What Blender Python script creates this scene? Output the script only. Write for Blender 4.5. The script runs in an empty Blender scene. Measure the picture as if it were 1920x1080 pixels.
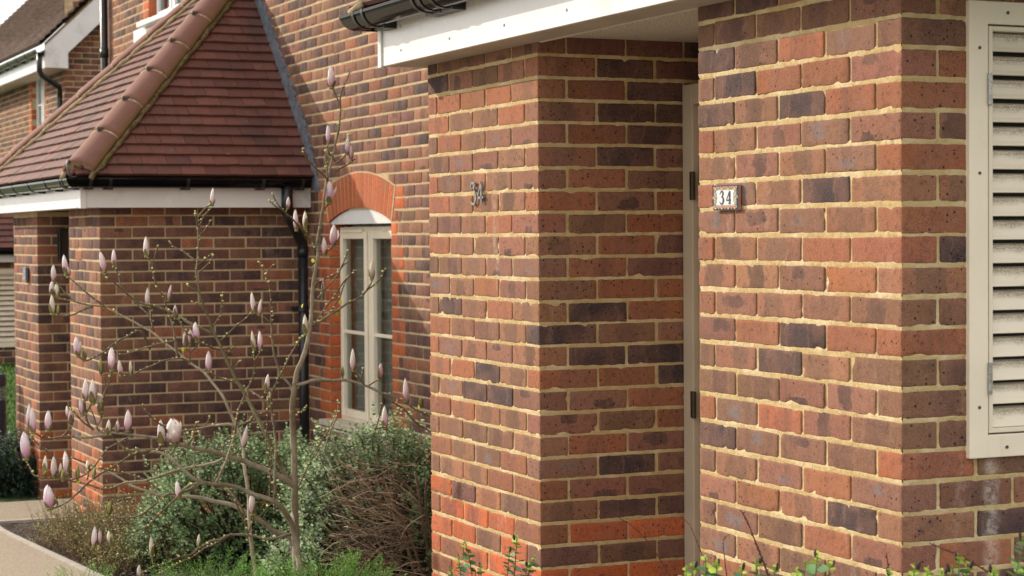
import bpy, math, random
import numpy as np
from mathutils import Matrix, Vector

# ------------------------------------------------------------------ camera
sc = bpy.context.scene
COL = sc.collection
CZ = 1.55
YAW, PITCH, ROLL, FPX = 0.42285, 0.02659, -0.00682, 3744.0
_c, _s = math.cos(YAW), math.sin(YAW)
_F = np.array([_s, _c, 0.]); _R = np.array([_c, -_s, 0.]); _U = np.array([0, 0, 1.])
FW = math.cos(PITCH)*_F - math.sin(PITCH)*_U
_U2 = math.sin(PITCH)*_F + math.cos(PITCH)*_U
RT = math.cos(ROLL)*_R + math.sin(ROLL)*_U2
UP = -math.sin(ROLL)*_R + math.cos(ROLL)*_U2
cam_d = bpy.data.cameras.new('camera'); cam = bpy.data.objects.new('camera', cam_d); COL.objects.link(cam)
M = Matrix.Identity(4)
for i in range(3):
    M[i][0] = RT[i]; M[i][1] = UP[i]; M[i][2] = -FW[i]
M[2][3] = CZ
cam.matrix_world = M
cam_d.sensor_width = 36; cam_d.lens = 36*FPX/1920
cam_d.clip_start = 0.05; cam_d.clip_end = 500
cam_d.dof.use_dof = True; cam_d.dof.focus_distance = 6.3; cam_d.dof.aperture_fstop = 9.0
sc.camera = cam

# ------------------------------------------------------------------ light
SUN_AZ = 57      # degrees from -X towards +Y
SUN_EL = 25
w = bpy.data.worlds.new('World'); sc.world = w; w.use_nodes = True
nt = w.node_tree; nt.nodes.clear()
sky = nt.nodes.new('ShaderNodeTexSky'); sky.sky_type = 'NISHITA'; sky.sun_disc = False
sky.air_density = 1.0; sky.dust_density = 1.0; sky.ozone_density = 0.6
bg = nt.nodes.new('ShaderNodeBackground'); bg.inputs[1].default_value = 0.15
wo = nt.nodes.new('ShaderNodeOutputWorld')
# thin bright cloud over most of the sky
tc_ = nt.nodes.new('ShaderNodeTexCoord'); cn = nt.nodes.new('ShaderNodeTexNoise'); cn.inputs['Scale'].default_value = 2.6; cn.inputs['Detail'].default_value = 6
nt.links.new(tc_.outputs['Generated'], cn.inputs['Vector'])
cm = nt.nodes.new('ShaderNodeMapRange'); cm.inputs[1].default_value = .30; cm.inputs[2].default_value = .55; cm.inputs[3].default_value = .75; cm.inputs[4].default_value = 1.; nt.links.new(cn.outputs[0], cm.inputs[0])
cl = nt.nodes.new('ShaderNodeMix'); cl.data_type = 'RGBA'; cl.blend_type = 'MULTIPLY'; cl.inputs[0].default_value = 1
cl.inputs[6].default_value = (1, 1, 1, 1); cl.inputs[7].default_value = (7.9, 7.65, 7.3, 1)
cx = nt.nodes.new('ShaderNodeMix'); cx.data_type = 'RGBA'; nt.links.new(cm.outputs[0], cx.inputs[0]); nt.links.new(sky.outputs[0], cx.inputs[6]); nt.links.new(cl.outputs[2], cx.inputs[7])
nt.links.new(cx.outputs[2], bg.inputs[0]); nt.links.new(bg.outputs[0], wo.inputs[0])
az, el = math.radians(SUN_AZ), math.radians(SUN_EL)
SD = Vector((-math.cos(el)*math.cos(az), math.cos(el)*math.sin(az), math.sin(el)))
sky.sun_elevation = el
sky.sun_rotation = math.atan2(SD.x, SD.y)
sl = bpy.data.lights.new('sun', 'SUN'); sl.energy = 4.0; sl.angle = math.radians(0.6); sl.color = (1.0, 0.87, 0.70)
so = bpy.data.objects.new('sun', sl); COL.objects.link(so)
so.rotation_euler = SD.to_track_quat('Z', 'Y').to_euler(); so.location = (0, 0, 12)
sc.view_settings.view_transform = 'Standard'; sc.view_settings.look = 'None'
sc.view_settings.exposure = 0.33; sc.view_settings.gamma = 1
sc.cycles.max_bounces = 6; sc.cycles.diffuse_bounces = 4; sc.cycles.transparent_max_bounces = 8
sc.cycles.use_denoising = True

RNG = np.random.default_rng(7); random.seed(7)

def ray(x, y): return FW + (x-960)/FPX*RT - (y-540)/FPX*UP
def at(x, y, ax, v):                      # photo pixel -> point on the plane axis=v
    d = ray(x, y); k = (v-(CZ if ax == 2 else 0))/d[ax]; p = d*k; p[2] += CZ; return p
def atd(x, y, depth):                     # photo pixel -> point at a distance along the view
    p = ray(x, y)*depth; p[2] += CZ; return p

# ------------------------------------------------------------------ materials
class NT:
    def __init__(s, name):
        s.m = bpy.data.materials.new(name); s.m.use_nodes = True
        s.t = s.m.node_tree; s.t.nodes.clear()
        s.o = s.n('ShaderNodeOutputMaterial'); s.b = s.n('ShaderNodeBsdfPrincipled')
        s.l(s.b.outputs[0], s.o.inputs[0])
    def n(s, k, **kw):
        x = s.t.nodes.new(k)
        for a, v in kw.items(): setattr(x, a, v)
        return x
    def l(s, a, b): s.t.links.new(a, b)
    def set(s, i, v):
        if hasattr(v, 'links') or hasattr(v, 'is_linked'): s.l(v, s.b.inputs[i])
        else: s.b.inputs[i].default_value = v if not isinstance(v, tuple) or len(v) != 3 else (*v, 1)
    def pos(s): return s.n('ShaderNodeNewGeometry').outputs['Position']
    def attr(s, nm, out='Color'): return s.n('ShaderNodeAttribute', attribute_name=nm).outputs[out]
    def noise(s, scale, detail=3, rough=.55, vec=None, stretch=None):
        x = s.n('ShaderNodeTexNoise'); x.inputs['Scale'].default_value = scale
        x.inputs['Detail'].default_value = detail; x.inputs['Roughness'].default_value = rough
        v = vec if vec is not None else s.pos()
        if stretch:
            mp = s.n('ShaderNodeMapping'); mp.inputs['Scale'].default_value = stretch; s.l(v, mp.inputs[0]); v = mp.outputs[0]
        s.l(v, x.inputs['Vector']); return x.outputs[0]
    def ramp(s, f, a, b, va=0., vb=1.):
        x = s.n('ShaderNodeMapRange'); x.interpolation_type = 'SMOOTHSTEP'
        for i, v in zip((1, 2, 3, 4), (a, b, va, vb)): x.inputs[i].default_value = v
        s.l(f, x.inputs[0]); return x.outputs[0]
    def mix(s, f, a, b, mode='MIX'):
        x = s.n('ShaderNodeMix', data_type='RGBA', blend_type=mode)
        for i, v in ((0, f), (6, a), (7, b)):
            if hasattr(v, 'is_linked'): s.l(v, x.inputs[i])
            else: x.inputs[i].default_value = v if i == 0 else (*v, 1)
        return x.outputs[2]
    def math(s, op, a, b=0.):
        x = s.n('ShaderNodeMath', operation=op)
        for i, v in ((0, a), (1, b)):
            if hasattr(v, 'is_linked'): s.l(v, x.inputs[i])
            else: x.inputs[i].default_value = v
        return x.outputs[0]
    def bump(s, h, dist=.002, strength=1., nrm=None):
        x = s.n('ShaderNodeBump'); x.inputs['Distance'].default_value = dist; x.inputs['Strength'].default_value = strength
        s.l(h, x.inputs['Height'])
        if nrm is not None: s.l(nrm, x.inputs['Normal'])
        s.l(x.outputs[0], s.b.inputs['Normal']); return x.outputs[0]

def mat_brick(near):
    t = NT('brick_near' if near else 'brick')
    c = t.attr('bc'); pc = t.attr('bp'); q = t.attr('bq')
    sep = t.n('ShaderNodeSeparateColor'); t.l(q, sep.inputs[0])
    # distorted distance to the centre of the fired patch
    n1 = t.noise(22, 4, .6); n2 = t.noise(23, 4, .6, stretch=(1, 1, 1.7))
    u = t.math('ADD', t.math('MULTIPLY', t.math('SUBTRACT', sep.outputs[0], .5), 4.), t.math('MULTIPLY', t.math('SUBTRACT', n1, .5), 2.0))
    v = t.math('ADD', t.math('MULTIPLY', t.math('SUBTRACT', sep.outputs[1], .5), 4.), t.math('MULTIPLY', t.math('SUBTRACT', n2, .5), 2.2))
    d = t.math('POWER', t.math('ADD', t.math('POWER', t.math('ABSOLUTE', u), 3.2), t.math('POWER', t.math('ABSOLUTE', v), 3.2)), 1/3.2)
    patch = t.math('MULTIPLY', t.ramp(d, 1.22, .80), sep.outputs[2])
    col = t.mix(patch, c, pc)
    halo = t.math('MULTIPLY', t.ramp(t.math('ABSOLUTE', t.math('SUBTRACT', d, 1.2)), .16, 0.), sep.outputs[2])
    col = t.mix(t.math('MULTIPLY', halo, .28), col, (.34, .19, .15))
    big = t.noise(9, 4, .6)
    col = t.mix(t.ramp(big, .35, .72, 0, .45), col, (.30, .15, .105))
    mid = t.noise(60, 4, .65)
    col = t.mix(t.ramp(mid, .48, .74, 0, .55), col, (.085, .048, .04))
    fine = t.noise(420 if near else 240, 3, .7)
    col = t.mix(t.ramp(fine, .46, .68, 0, .72), col, (.045, .028, .026))
    fine2 = t.noise(300, 2, .6, stretch=(1.1, 1.3, .9))
    col = t.mix(t.ramp(fine2, .56, .75, 0, .5), col, (.46, .26, .18))
    # pits
    vor = t.n('ShaderNodeTexVoronoi'); vor.inputs['Scale'].default_value = 95; t.l(t.pos(), vor.inputs['Vector'])
    sp = t.n('ShaderNodeSeparateColor'); t.l(vor.outputs['Color'], sp.inputs[0])
    rad = t.math('MULTIPLY', t.math('POWER', sp.outputs[0], 4.), .36)
    pit = t.ramp(t.math('SUBTRACT', vor.outputs['Distance'], rad), .05, -.03)
    col = t.mix(t.math('MULTIPLY', pit, .85), col, (.022, .016, .016))
    # lime bloom in vertical runs
    lime = t.noise(4.5, 5, .7, stretch=(1.6, 1.6, .35)); lf = t.noise(70, 3, .7)
    lm = t.math('MULTIPLY', t.ramp(lime, .60, .74), t.ramp(lf, .38, .62))
    col = t.mix(t.math('MULTIPLY', lm, .35), col, (.50, .42, .36))
    # grime towards arrises and faint rain streaks
    st_ = t.noise(6, 5, .7, stretch=(2.2, 2.2, .22)); col = t.mix(t.ramp(st_, .52, .75, 0, .38), col, (.075, .050, .042))
    if near:                                  # white salt run below the corner of the louvred cupboard
        ps = t.n('ShaderNodeSeparateXYZ'); t.l(t.pos(), ps.inputs[0])
        dx_ = t.math('ABSOLUTE', t.math('SUBTRACT', t.math('ADD', ps.outputs[0], t.math('MULTIPLY', t.math('SUBTRACT', n1, .5), .035)), 3.088))
        mk = t.math('MULTIPLY', t.ramp(dx_, .034, .004), t.math('MULTIPLY', t.ramp(ps.outputs[2], .50, .72), t.ramp(ps.outputs[2], 1.02, .97)))
        mk = t.math('MULTIPLY', mk, t.ramp(ps.outputs[1], 4.05, 4.0)); col = t.mix(t.math('MULTIPLY', mk, t.ramp(mid, .38, .62, .08, .48)), col, (.62, .56, .50))
    t.set('Base Color', col); t.set('Roughness', .92)
    t.b.inputs['Specular IOR Level'].default_value = .25
    h = t.math('ADD', t.math('MULTIPLY', fine, .35), t.math('ADD', t.math('MULTIPLY', mid, .8), t.math('MULTIPLY', pit, -1.2)))
    t.bump(h, .0022 if near else .003, .9)
    return t.m

def mat_mortar(name='mortar', base=(.55, .415, .205), pale=(.69, .575, .35), dk=(.31, .225, .09)):
    t = NT(name)
    a = t.noise(7, 4, .6); b = t.noise(45, 4, .7); f = t.noise(600, 2, .7)
    col = t.mix(t.ramp(a, .42, .68), base, pale)
    col = t.mix(t.ramp(b, .5, .8, 0, .6), col, dk)
    col = t.mix(t.ramp(f, .5, .75, 0, .35), col, (.30, .24, .15))
    wl = t.noise(3.2, 5, .7, stretch=(1.5, 1.5, .5))
    col = t.mix(t.ramp(wl, .60, .74, 0, .5), col, (.74, .66, .52))
    t.set('Base Color', col); t.set('Roughness', .95); t.b.inputs['Specular IOR Level'].default_value = .2
    t.bump(t.math('ADD', t.math('MULTIPLY', b, 2.5), t.math('MULTIPLY', f, .5)), .0035, 1.)
    return t.m

def mat_plain(name, col, rough=.5, var=.12, vscale=12, bump=0., bscale=200, spec=.5, metal=0., dirt=None, coat=0.):
    t = NT(name)
    n = t.noise(vscale, 4, .6)
    dk = tuple(c*(1-var) for c in col); lt = tuple(min(1, c*(1+var)) for c in col)
    c = t.mix(t.ramp(n, .3, .7), dk, lt)
    if dirt:
        d = t.noise(dirt[1], 5, .7, stretch=(1, 1, .6)); d2 = t.noise(dirt[1]*9, 3, .7)
        f = t.math('MULTIPLY', t.ramp(d, dirt[2], dirt[2]+.16), t.ramp(d2, .35, .65, .35, 1.))
        c = t.mix(t.math('MULTIPLY', f, dirt[3]), c, dirt[0])
    t.set('Base Color', c); t.set('Metallic', metal); t.b.inputs['Specular IOR Level'].default_value = spec
    t.set('Roughness', t.ramp(n, .2, .8, rough*.85, min(1, rough*1.15)))
    if coat: t.b.inputs['Coat Weight'].default_value = coat; t.b.inputs['Coat Roughness'].default_value = .08
    if bump: t.bump(t.noise(bscale, 3, .6), bump)
    return t.m

def mat_attr(name, rough=.6, var=.25, vs=40, spec=.4, bump=0., bs=150, trans=0., attr='bc'):
    t = NT(name)
    c = t.attr(attr); n = t.noise(vs, 4, .65)
    c = t.mix(t.ramp(n, .3, .75, 0, var), c, (.0, .0, .0), 'MIX')
    t.set('Base Color', c); t.set('Roughness', rough); t.b.inputs['Specular IOR Level'].default_value = spec
    if trans:
        tr = t.n('ShaderNodeBsdfTranslucent'); t.l(c, tr.inputs[0])
        mx = t.n('ShaderNodeMixShader'); mx.inputs[0].default_value = trans
        t.l(t.b.outputs[0], mx.inputs[1]); t.l(tr.outputs[0], mx.inputs[2]); t.l(mx.outputs[0], t.o.inputs[0])
    if bump: t.bump(t.noise(bs, 3, .6), bump)
    return t.m

MB_NEAR = mat_brick(True); MB_FAR = mat_brick(False)
MORT = mat_mortar()
MORT_FAR = mat_mortar('mortar_far', (.50, .385, .23), (.60, .48, .31), (.37, .28, .155))
WHITE = mat_plain('white_upvc', (.74, .745, .755), .25, .03, 6, spec=.5, dirt=((.42, .40, .34), 3.5, .52, .45))
BLACK = mat_plain('black_plastic', (.004, .004, .005), .08, .2, 8, spec=.16)
BLACKM = mat_plain('black_plastic_weathered', (.016, .017, .02), .34, .25, 20, spec=.5)
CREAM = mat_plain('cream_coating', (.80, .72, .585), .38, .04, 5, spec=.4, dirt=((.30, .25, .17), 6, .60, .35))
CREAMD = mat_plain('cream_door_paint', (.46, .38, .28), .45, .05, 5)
STEEL = mat_plain('steel', (.36, .35, .34), .38, .3, 120, metal=.85, bump=.0006, bscale=400)
ZINC = mat_plain('galvanised', (.20, .205, .22), .5, .25, 60, metal=.5)
LEAD = mat_plain('lead', (.15, .17, .205), .55, .35, 18, metal=.25, bump=.004, bscale=30, dirt=((.30, .32, .36), 12, .52, .5))
SCREW = mat_plain('screw_head', (.10, .085, .07), .5, .3, 300, metal=.5)
CAPS = mat_plain('cap_plastic', (.42, .42, .43), .4)
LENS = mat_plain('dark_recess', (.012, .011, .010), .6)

def mat_louvre():
    t = NT('cream_louvre_grimy')
    n = t.noise(5, 3, .6); col = t.mix(n, (.72, .645, .52), (.77, .70, .575))
    q = t.attr('bq'); sep = t.n('ShaderNodeSeparateColor'); t.l(q, sep.inputs[0])
    d = t.noise(260, 3, .8); d2 = t.noise(9, 4, .6)
    edge = t.math('ADD', t.math('MULTIPLY', sep.outputs[1], 1.25), t.math('MULTIPLY', t.math('SUBTRACT', d2, .5), .9))
    f = t.math('MULTIPLY', t.ramp(edge, .80, 1.35), t.ramp(d, .36, .56))
    col = t.mix(t.math('MULTIPLY', f, .75), col, (.16, .13, .09))
    s2 = t.noise(14, 5, .75, stretch=(1, 1, 2.5)); col = t.mix(t.ramp(s2, .60, .74, 0, .4), col, (.34, .28, .18))
    t.set('Base Color', col); t.set('Roughness', .45); return t.m
LOUV = mat_louvre()

def mat_plaster():
    t = NT('textured_plaster')
    n = t.noise(140, 3, .7); v = t.n('ShaderNodeTexVoronoi'); v.inputs['Scale'].default_value = 110; t.l(t.pos(), v.inputs['Vector'])
    t.set('Base Color', t.mix(n, (.50, .47, .41), (.66, .63, .56))); t.set('Roughness', .9)
    t.bump(t.math('ADD', n, v.outputs['Distance']), .006, 1.); return t.m
PLASTER = mat_plaster()

def mat_tile():
    t = NT('clay_tile')
    c = t.attr('bc'); n = t.noise(14, 5, .65); f = t.noise(320, 3, .7)
    col = t.mix(t.ramp(n, .45, .78, 0, .6), c, (.075, .038, .032))
    col = t.mix(t.ramp(f, .55, .75, 0, .35), col, (.05, .03, .03))
    l = t.noise(55, 2, .5); col = t.mix(t.ramp(l, .70, .76, 0, .6), col, (.42, .33, .24))
    bs = t.noise(2.6, 5, .65, stretch=(1, 1, .5)); col = t.mix(t.ramp(bs, .45, .70, 0, .6), col, (.060, .034, .030))
    t.set('Base Color', col); t.set('Roughness', .72); t.b.inputs['Specular IOR Level'].default_value = .35
    t.bump(t.math('ADD', n, t.math('MULTIPLY', f, .4)), .002); return t.m
TILE = mat_tile()
def mat_hip():
    t = NT('hip_tile_clay')
    n = t.noise(9, 5, .65); f = t.noise(260, 3, .7)
    col = t.mix(n, (.165, .070, .052), (.235, .108, .084))
    q = t.attr('bq'); sep = t.n('ShaderNodeSeparateColor'); t.l(q, sep.inputs[0])
    ms = t.noise(16, 5, .75)
    e = t.math('ADD', sep.outputs[0], t.math('MULTIPLY', t.math('SUBTRACT', ms, .5), .7))
    col = t.mix(t.ramp(e, .66, 1.0, 0, .55), col, (.20, .135, .045))
    col = t.mix(t.ramp(e, .95, 1.12, 0, .8), col, (.20, .17, .025))
    col = t.mix(t.ramp(f, .55, .75, 0, .3), col, (.07, .04, .03))
    t.set('Base Color', col); t.set('Roughness', .8); t.bump(t.math('ADD', t.math('MULTIPLY', n, 2.), f), .002); return t.m
HIP = mat_hip()
HIPMORT = mat_plain('hip_bedding_mortar', (.40, .31, .19), .95, .35, 40, bump=.006, bscale=45, dirt=((.20, .17, .03), 9, .48, .8))
MOSSM = mat_plain('mossy_mortar', (.155, .112, .055), 1., .4, 30, bump=.008, bscale=60, dirt=((.10, .10, .014), 12, .45, .9))
MOSS = mat_plain('moss', (.085, .080, .014), 1., .5, 40, bump=.01, bscale=70)

def mat_glass():
    t = NT('window_glass')
    fr = t.n('ShaderNodeFresnel'); fr.inputs[0].default_value = 1.6
    g = t.n('ShaderNodeBsdfGlossy'); g.inputs['Roughness'].default_value = .015
    tr = t.n('ShaderNodeBsdfTransparent'); tr.inputs[0].default_value = (.82, .86, .85, 1)
    mx = t.n('ShaderNodeMixShader'); t.l(t.math('ADD', t.math('MULTIPLY', fr.outputs[0], .42), .02), mx.inputs[0])
    t.l(tr.outputs[0], mx.inputs[1]); t.l(g.outputs[0], mx.inputs[2]); t.l(mx.outputs[0], t.o.inputs[0]); return t.m
GLASS = mat_glass()
CURT = mat_plain('curtain_cloth', (.56, .52, .48), .95, .15, 30)
SOFFIT = mat_plain('soffit_board', (.40, .37, .32), .5, .08, 5)

def mat_bark():
    t = NT('magnolia_bark')
    c = t.attr('bc'); n = t.noise(60, 5, .7, stretch=(1, 1, .35)); m = t.noise(25, 3, .6)
    col = t.mix(t.ramp(n, .45, .7, 0, .55), c, (.07, .055, .04))
    col = t.mix(t.ramp(m, .58, .72, 0, .5), col, (.30, .30, .20))
    t.set('Base Color', col); t.set('Roughness', .85); t.bump(n, .0015); return t.m
BARK = mat_bark()
PETAL = mat_attr('magnolia_petal', .5, .12, 120, .3, .0006, 300, .25)
BRACT = mat_attr('bud_bract', .7, .3, 200, .3, .0006, 500)
LEAF = mat_attr('leaf', .62, .25, 60, .22, 0, 1, .22)
TWIG = mat_attr('dry_twig', .85, .4, 90, .2, .001, 200)

def mat_soil():
    t = NT('bark_mulch')
    n = t.noise(38, 5, .75); b = t.noise(7, 3, .6)
    v = t.n('ShaderNodeTexVoronoi'); v.inputs['Scale'].default_value = 34; t.l(t.pos(), v.inputs['Vector'])
    sp = t.n('ShaderNodeSeparateColor'); t.l(v.outputs['Color'], sp.inputs[0])
    col = t.mix(n, (.020, .014, .012), (.085, .060, .048))
    col = t.mix(t.ramp(sp.outputs[0], .80, .9, 0, .6), col, (.20, .155, .12))
    col = t.mix(t.ramp(b, .5, .8, 0, .5), col, (.03, .025, .018))
    t.set('Base Color', col); t.set('Roughness', 1.); t.bump(t.math('ADD', n, v.outputs['Distance']), .03, 1.); return t.m
SOIL = mat_soil()
def mat_path():
    t = NT('resin_gravel_path')
    v = t.n('ShaderNodeTexVoronoi'); v.inputs['Scale'].default_value = 150; t.l(t.pos(), v.inputs['Vector'])
    sp = t.n('ShaderNodeSeparateColor'); t.l(v.outputs['Color'], sp.inputs[0])
    n = t.noise(1.6, 6, .7)
    col = t.mix(sp.outputs[0], (.25, .20, .145), (.42, .345, .27)); col = t.mix(t.ramp(sp.outputs[1], .85, .95), col, (.20, .15, .11))
    col = t.mix(t.ramp(n, .4, .75, 0, .3), col, (.28, .23, .175))
    t.set('Base Color', col); t.set('Roughness', .9); t.bump(v.outputs['Distance'], .004); return t.m
PATH = mat_path()
KERB = mat_plain('concrete_edging', (.38, .345, .30), .9, .18, 20, bump=.002, bscale=150)
GRASSM = mat_plain('lawn_ground', (.05, .09, .02), 1., .4, 20, bump=.02, bscale=60)
GRASSB = mat_attr('grass_blade', .6, .2, 10, .3, 0, 1, .3)

# ------------------------------------------------------------------ mesh building
class MB:
    """collects vertices/quads/tris with a material index and three colour attributes, builds one mesh object"""
    def __init__(s): s.v = []; s.q = []; s.t = []; s.qm = []; s.tm = []; s.a = {'bc': [], 'bp': [], 'bq': []}; s.n = 0
    def add(s, v, q=None, t=None, m=0, bc=(.5, .5, .5), bp=(0, 0, 0), bq=(0, 0, 0)):
        v = np.asarray(v, float).reshape(-1, 3); k = len(v); s.v.append(v)
        if q is not None and len(q): s.q.append(np.asarray(q, int).reshape(-1, 4)+s.n); s.qm.append(np.full(len(s.q[-1]), m))
        if t is not None and len(t): s.t.append(np.asarray(t, int).reshape(-1, 3)+s.n); s.tm.append(np.full(len(s.t[-1]), m))
        for nm, x in (('bc', bc), ('bp', bp), ('bq', bq)):
            x = np.asarray(x, float); s.a[nm].append(np.broadcast_to(x, (k, 3)) if x.ndim == 1 else x)
        s.n += k
    def box(s, c, size, m=0, bev=0., **kw):
        c = np.asarray(c, float); h = np.asarray(size, float)/2
        if bev <= 0:
            v = np.array([[x, y, z] for x in (-1, 1) for y in (-1, 1) for z in (-1, 1)])*h+c
            s.add(v, [[0, 1, 3, 2], [4, 6, 7, 5], [0, 4, 5, 1], [2, 3, 7, 6], [0, 2, 6, 4], [1, 5, 7, 3]], m=m, **kw); return
        tv, tq = RBOX((4, 4, 4)); s.add(rbox_shape(tv, h*2, min(bev, h.min()*.9))+c, tq, m=m, **kw)
    def build(s, name, mats, parent=None, smooth=False, smooth_ang=None):
        me = bpy.data.meshes.new(name)
        V = np.concatenate(s.v) if s.v else np.zeros((0, 3))
        Q = np.concatenate(s.q) if s.q else np.zeros((0, 4), int); T = np.concatenate(s.t) if s.t else np.zeros((0, 3), int)
        me.vertices.add(len(V)); me.vertices.foreach_set('co', V.ravel())
        me.loops.add(Q.size+T.size); me.loops.foreach_set('vertex_index', np.concatenate([Q.ravel(), T.ravel()]).astype(np.int32))
        nq, ntr = len(Q), len(T); me.polygons.add(nq+ntr)
        ls = np.concatenate([np.arange(nq)*4, nq*4+np.arange(ntr)*3]).astype(np.int32)
        me.polygons.foreach_set('loop_start', ls)
        me.polygons.foreach_set('loop_total', np.concatenate([np.full(nq, 4), np.full(ntr, 3)]).astype(np.int32))
        mi = np.concatenate(s.qm+s.tm) if (s.qm or s.tm) else np.zeros(0)
        me.polygons.foreach_set('material_index', mi.astype(np.int32))
        me.polygons.foreach_set('use_smooth', np.full(nq+ntr, bool(smooth)))
        me.update(calc_edges=True); me.validate()
        if len(me.vertices) == len(V):
            for nm in s.a:
                a = me.color_attributes.new(nm, 'FLOAT_COLOR', 'POINT')
                x = np.ones((len(V), 4)); x[:, :3] = np.concatenate(s.a[nm]); a.data.foreach_set('color', x.ravel())
        for m in (mats if isinstance(mats, (list, tuple)) else [mats]): me.materials.append(m)
        o = bpy.data.objects.new(name, me); COL.objects.link(o)
        if parent: o.parent = parent
        return o

_RB = {}
def RBOX(n):
    """unit cube surface grid with welded vertices"""
    if n in _RB: return _RB[n]
    def cuts(k):
        if k == 2: return np.array([-1., 1.])
        if k == 4: return np.array([-1., -.9, .9, 1.])
        return np.concatenate([[-1., -.97], np.linspace(-.9, .9, k-4), [.97, 1.]])
    C = [cuts(k) for k in n]; idx = {}; V = []; Q = []
    def vid(i, j, k):
        if (i, j, k) not in idx: idx[(i, j, k)] = len(V); V.append((C[0][i], C[1][j], C[2][k]))
        return idx[(i, j, k)]
    N = n
    for ax in range(3):
        o = [a for a in range(3) if a != ax]
        for side in (0, N[ax]-1):
            for i in range(N[o[0]]-1):
                for j in range(N[o[1]]-1):
                    ids = []
                    for a, b in ((i, j), (i+1, j), (i+1, j+1), (i, j+1)):
                        t = [0, 0, 0]; t[ax] = side; t[o[0]] = a; t[o[1]] = b; ids.append(vid(*t))
                    flip = (side != 0) ^ (ax == 1)
                    Q.append(ids if flip else ids[::-1])
    _RB[n] = (np.array(V), np.array(Q)); return _RB[n]
def rbox_shape(tv, size, r):
    h = np.asarray(size, float)/2; a = np.abs(tv)
    p = np.sign(tv)*np.where(a <= .9, a/.9*(h-r), h-r+(a-.9)/.1*r)
    inner = np.clip(p, -(h-r), h-r); d = p-inner; L = np.linalg.norm(d, axis=1, keepdims=True)
    return inner+np.where(L > 1e-9, d/np.maximum(L, 1e-9)*np.minimum(L, r), 0)

def hsh(i, j, k):
    n = (i*374761393+j*668265263+k*2147483647*0+k*1274126177) & 0x7fffffff
    n = ((n ^ (n >> 13))*1274126177) & 0x7fffffff
    return ((n ^ (n >> 16)) & 0xffff)/65535.
def vnoise(P, sc_):
    p = np.asarray(P)*sc_; i = np.floor(p).astype(np.int64); f = p-i; f = f*f*(3-2*f); r = 0
    for a in (0, 1):
        for b in (0, 1):
            for c in (0, 1):
                wt = (f[:, 0] if a else 1-f[:, 0])*(f[:, 1] if b else 1-f[:, 1])*(f[:, 2] if c else 1-f[:, 2])
                r = r+wt*hsh(i[:, 0]+a, i[:, 1]+b, i[:, 2]+c)
    return r*2-1

def empty(name, loc=(0, 0, 0), label=None, cat=None, group=None, kind=None):
    o = bpy.data.objects.new(name, None); COL.objects.link(o); o.location = loc; o.empty_display_size = .1
    tag(o, label, cat, group, kind); return o
def tag(o, label=None, cat=None, group=None, kind=None):
    if label: o['label'] = label
    if cat: o['category'] = cat
    if group: o['group'] = group
    if kind: o['kind'] = kind
    return o
def par(o, p):                             # parent keeping place
    o.parent = p; o.matrix_parent_inverse = Matrix.Translation(p.location).inverted(); return o

def frames(P):
    P = np.asarray(P, float); T = np.gradient(P, axis=0); T /= np.maximum(np.linalg.norm(T, axis=1, keepdims=True), 1e-9)
    a = np.array([0, 0, 1.]) if abs(T[0][2]) < .9 else np.array([1., 0, 0])
    N = np.zeros_like(P); n = a-T[0]*a.dot(T[0]); n /= np.linalg.norm(n)
    for i in range(len(P)):
        n = n-T[i]*n.dot(T[i]); n /= max(np.linalg.norm(n), 1e-9); N[i] = n
    return T, N, np.cross(T, N)
def tube(mb, P, R, seg=6, m=0, caps=True, **kw):
    P = np.asarray(P, float); R = np.broadcast_to(np.asarray(R, float), (len(P),)); T, N, B = frames(P)
    an = np.arange(seg)*2*math.pi/seg
    V = P[:, None]+R[:, None, None]*(np.cos(an)[None, :, None]*N[:, None]+np.sin(an)[None, :, None]*B[:, None])
    V = V.reshape(-1, 3); Q = []
    k = len(P)
    i, j = np.meshgrid(np.arange(k-1), np.arange(seg), indexing='ij'); j2 = (j+1) % seg
    Q = np.stack([i*seg+j, i*seg+j2, (i+1)*seg+j2, (i+1)*seg+j], -1).reshape(-1, 4)
    t = []
    if caps:
        V = np.concatenate([V, P[:1], P[-1:]]); c0, c1 = k*seg, k*seg+1
        for a in range(seg): t.append([c0, (a+1) % seg, a]); t.append([c1, (k-1)*seg+a, (k-1)*seg+(a+1) % seg])
    for kk, x in list(kw.items()):
        x = np.asarray(x)
        if x.ndim == 2: x = np.repeat(x, seg, axis=0); kw[kk] = np.concatenate([x, x[:1], x[-1:]]) if caps else x
    mb.add(V, Q, t, m=m, **kw)
def lathe(mb, c, axis, prof, seg=20, m=0, **kw):
    """prof: list of (distance along axis, radius)"""
    ax = np.asarray(axis, float); ax /= np.linalg.norm(ax); a = np.array([0, 0, 1.]) if abs(ax[2]) < .9 else np.array([1., 0, 0])
    n = np.cross(ax, a); n /= np.linalg.norm(n); b = np.cross(ax, n); an = np.arange(seg)*2*math.pi/seg
    V = np.array([np.asarray(c)+ax*d+r*(math.cos(x)*n+math.sin(x)*b) for d, r in prof for x in an]); Q = []
    for i in range(len(prof)-1):
        for j in range(seg): Q.append([i*seg+j, (i+1)*seg+j, (i+1)*seg+(j+1) % seg, i*seg+(j+1) % seg])
    mb.add(V, Q, m=m, **kw)
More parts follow.
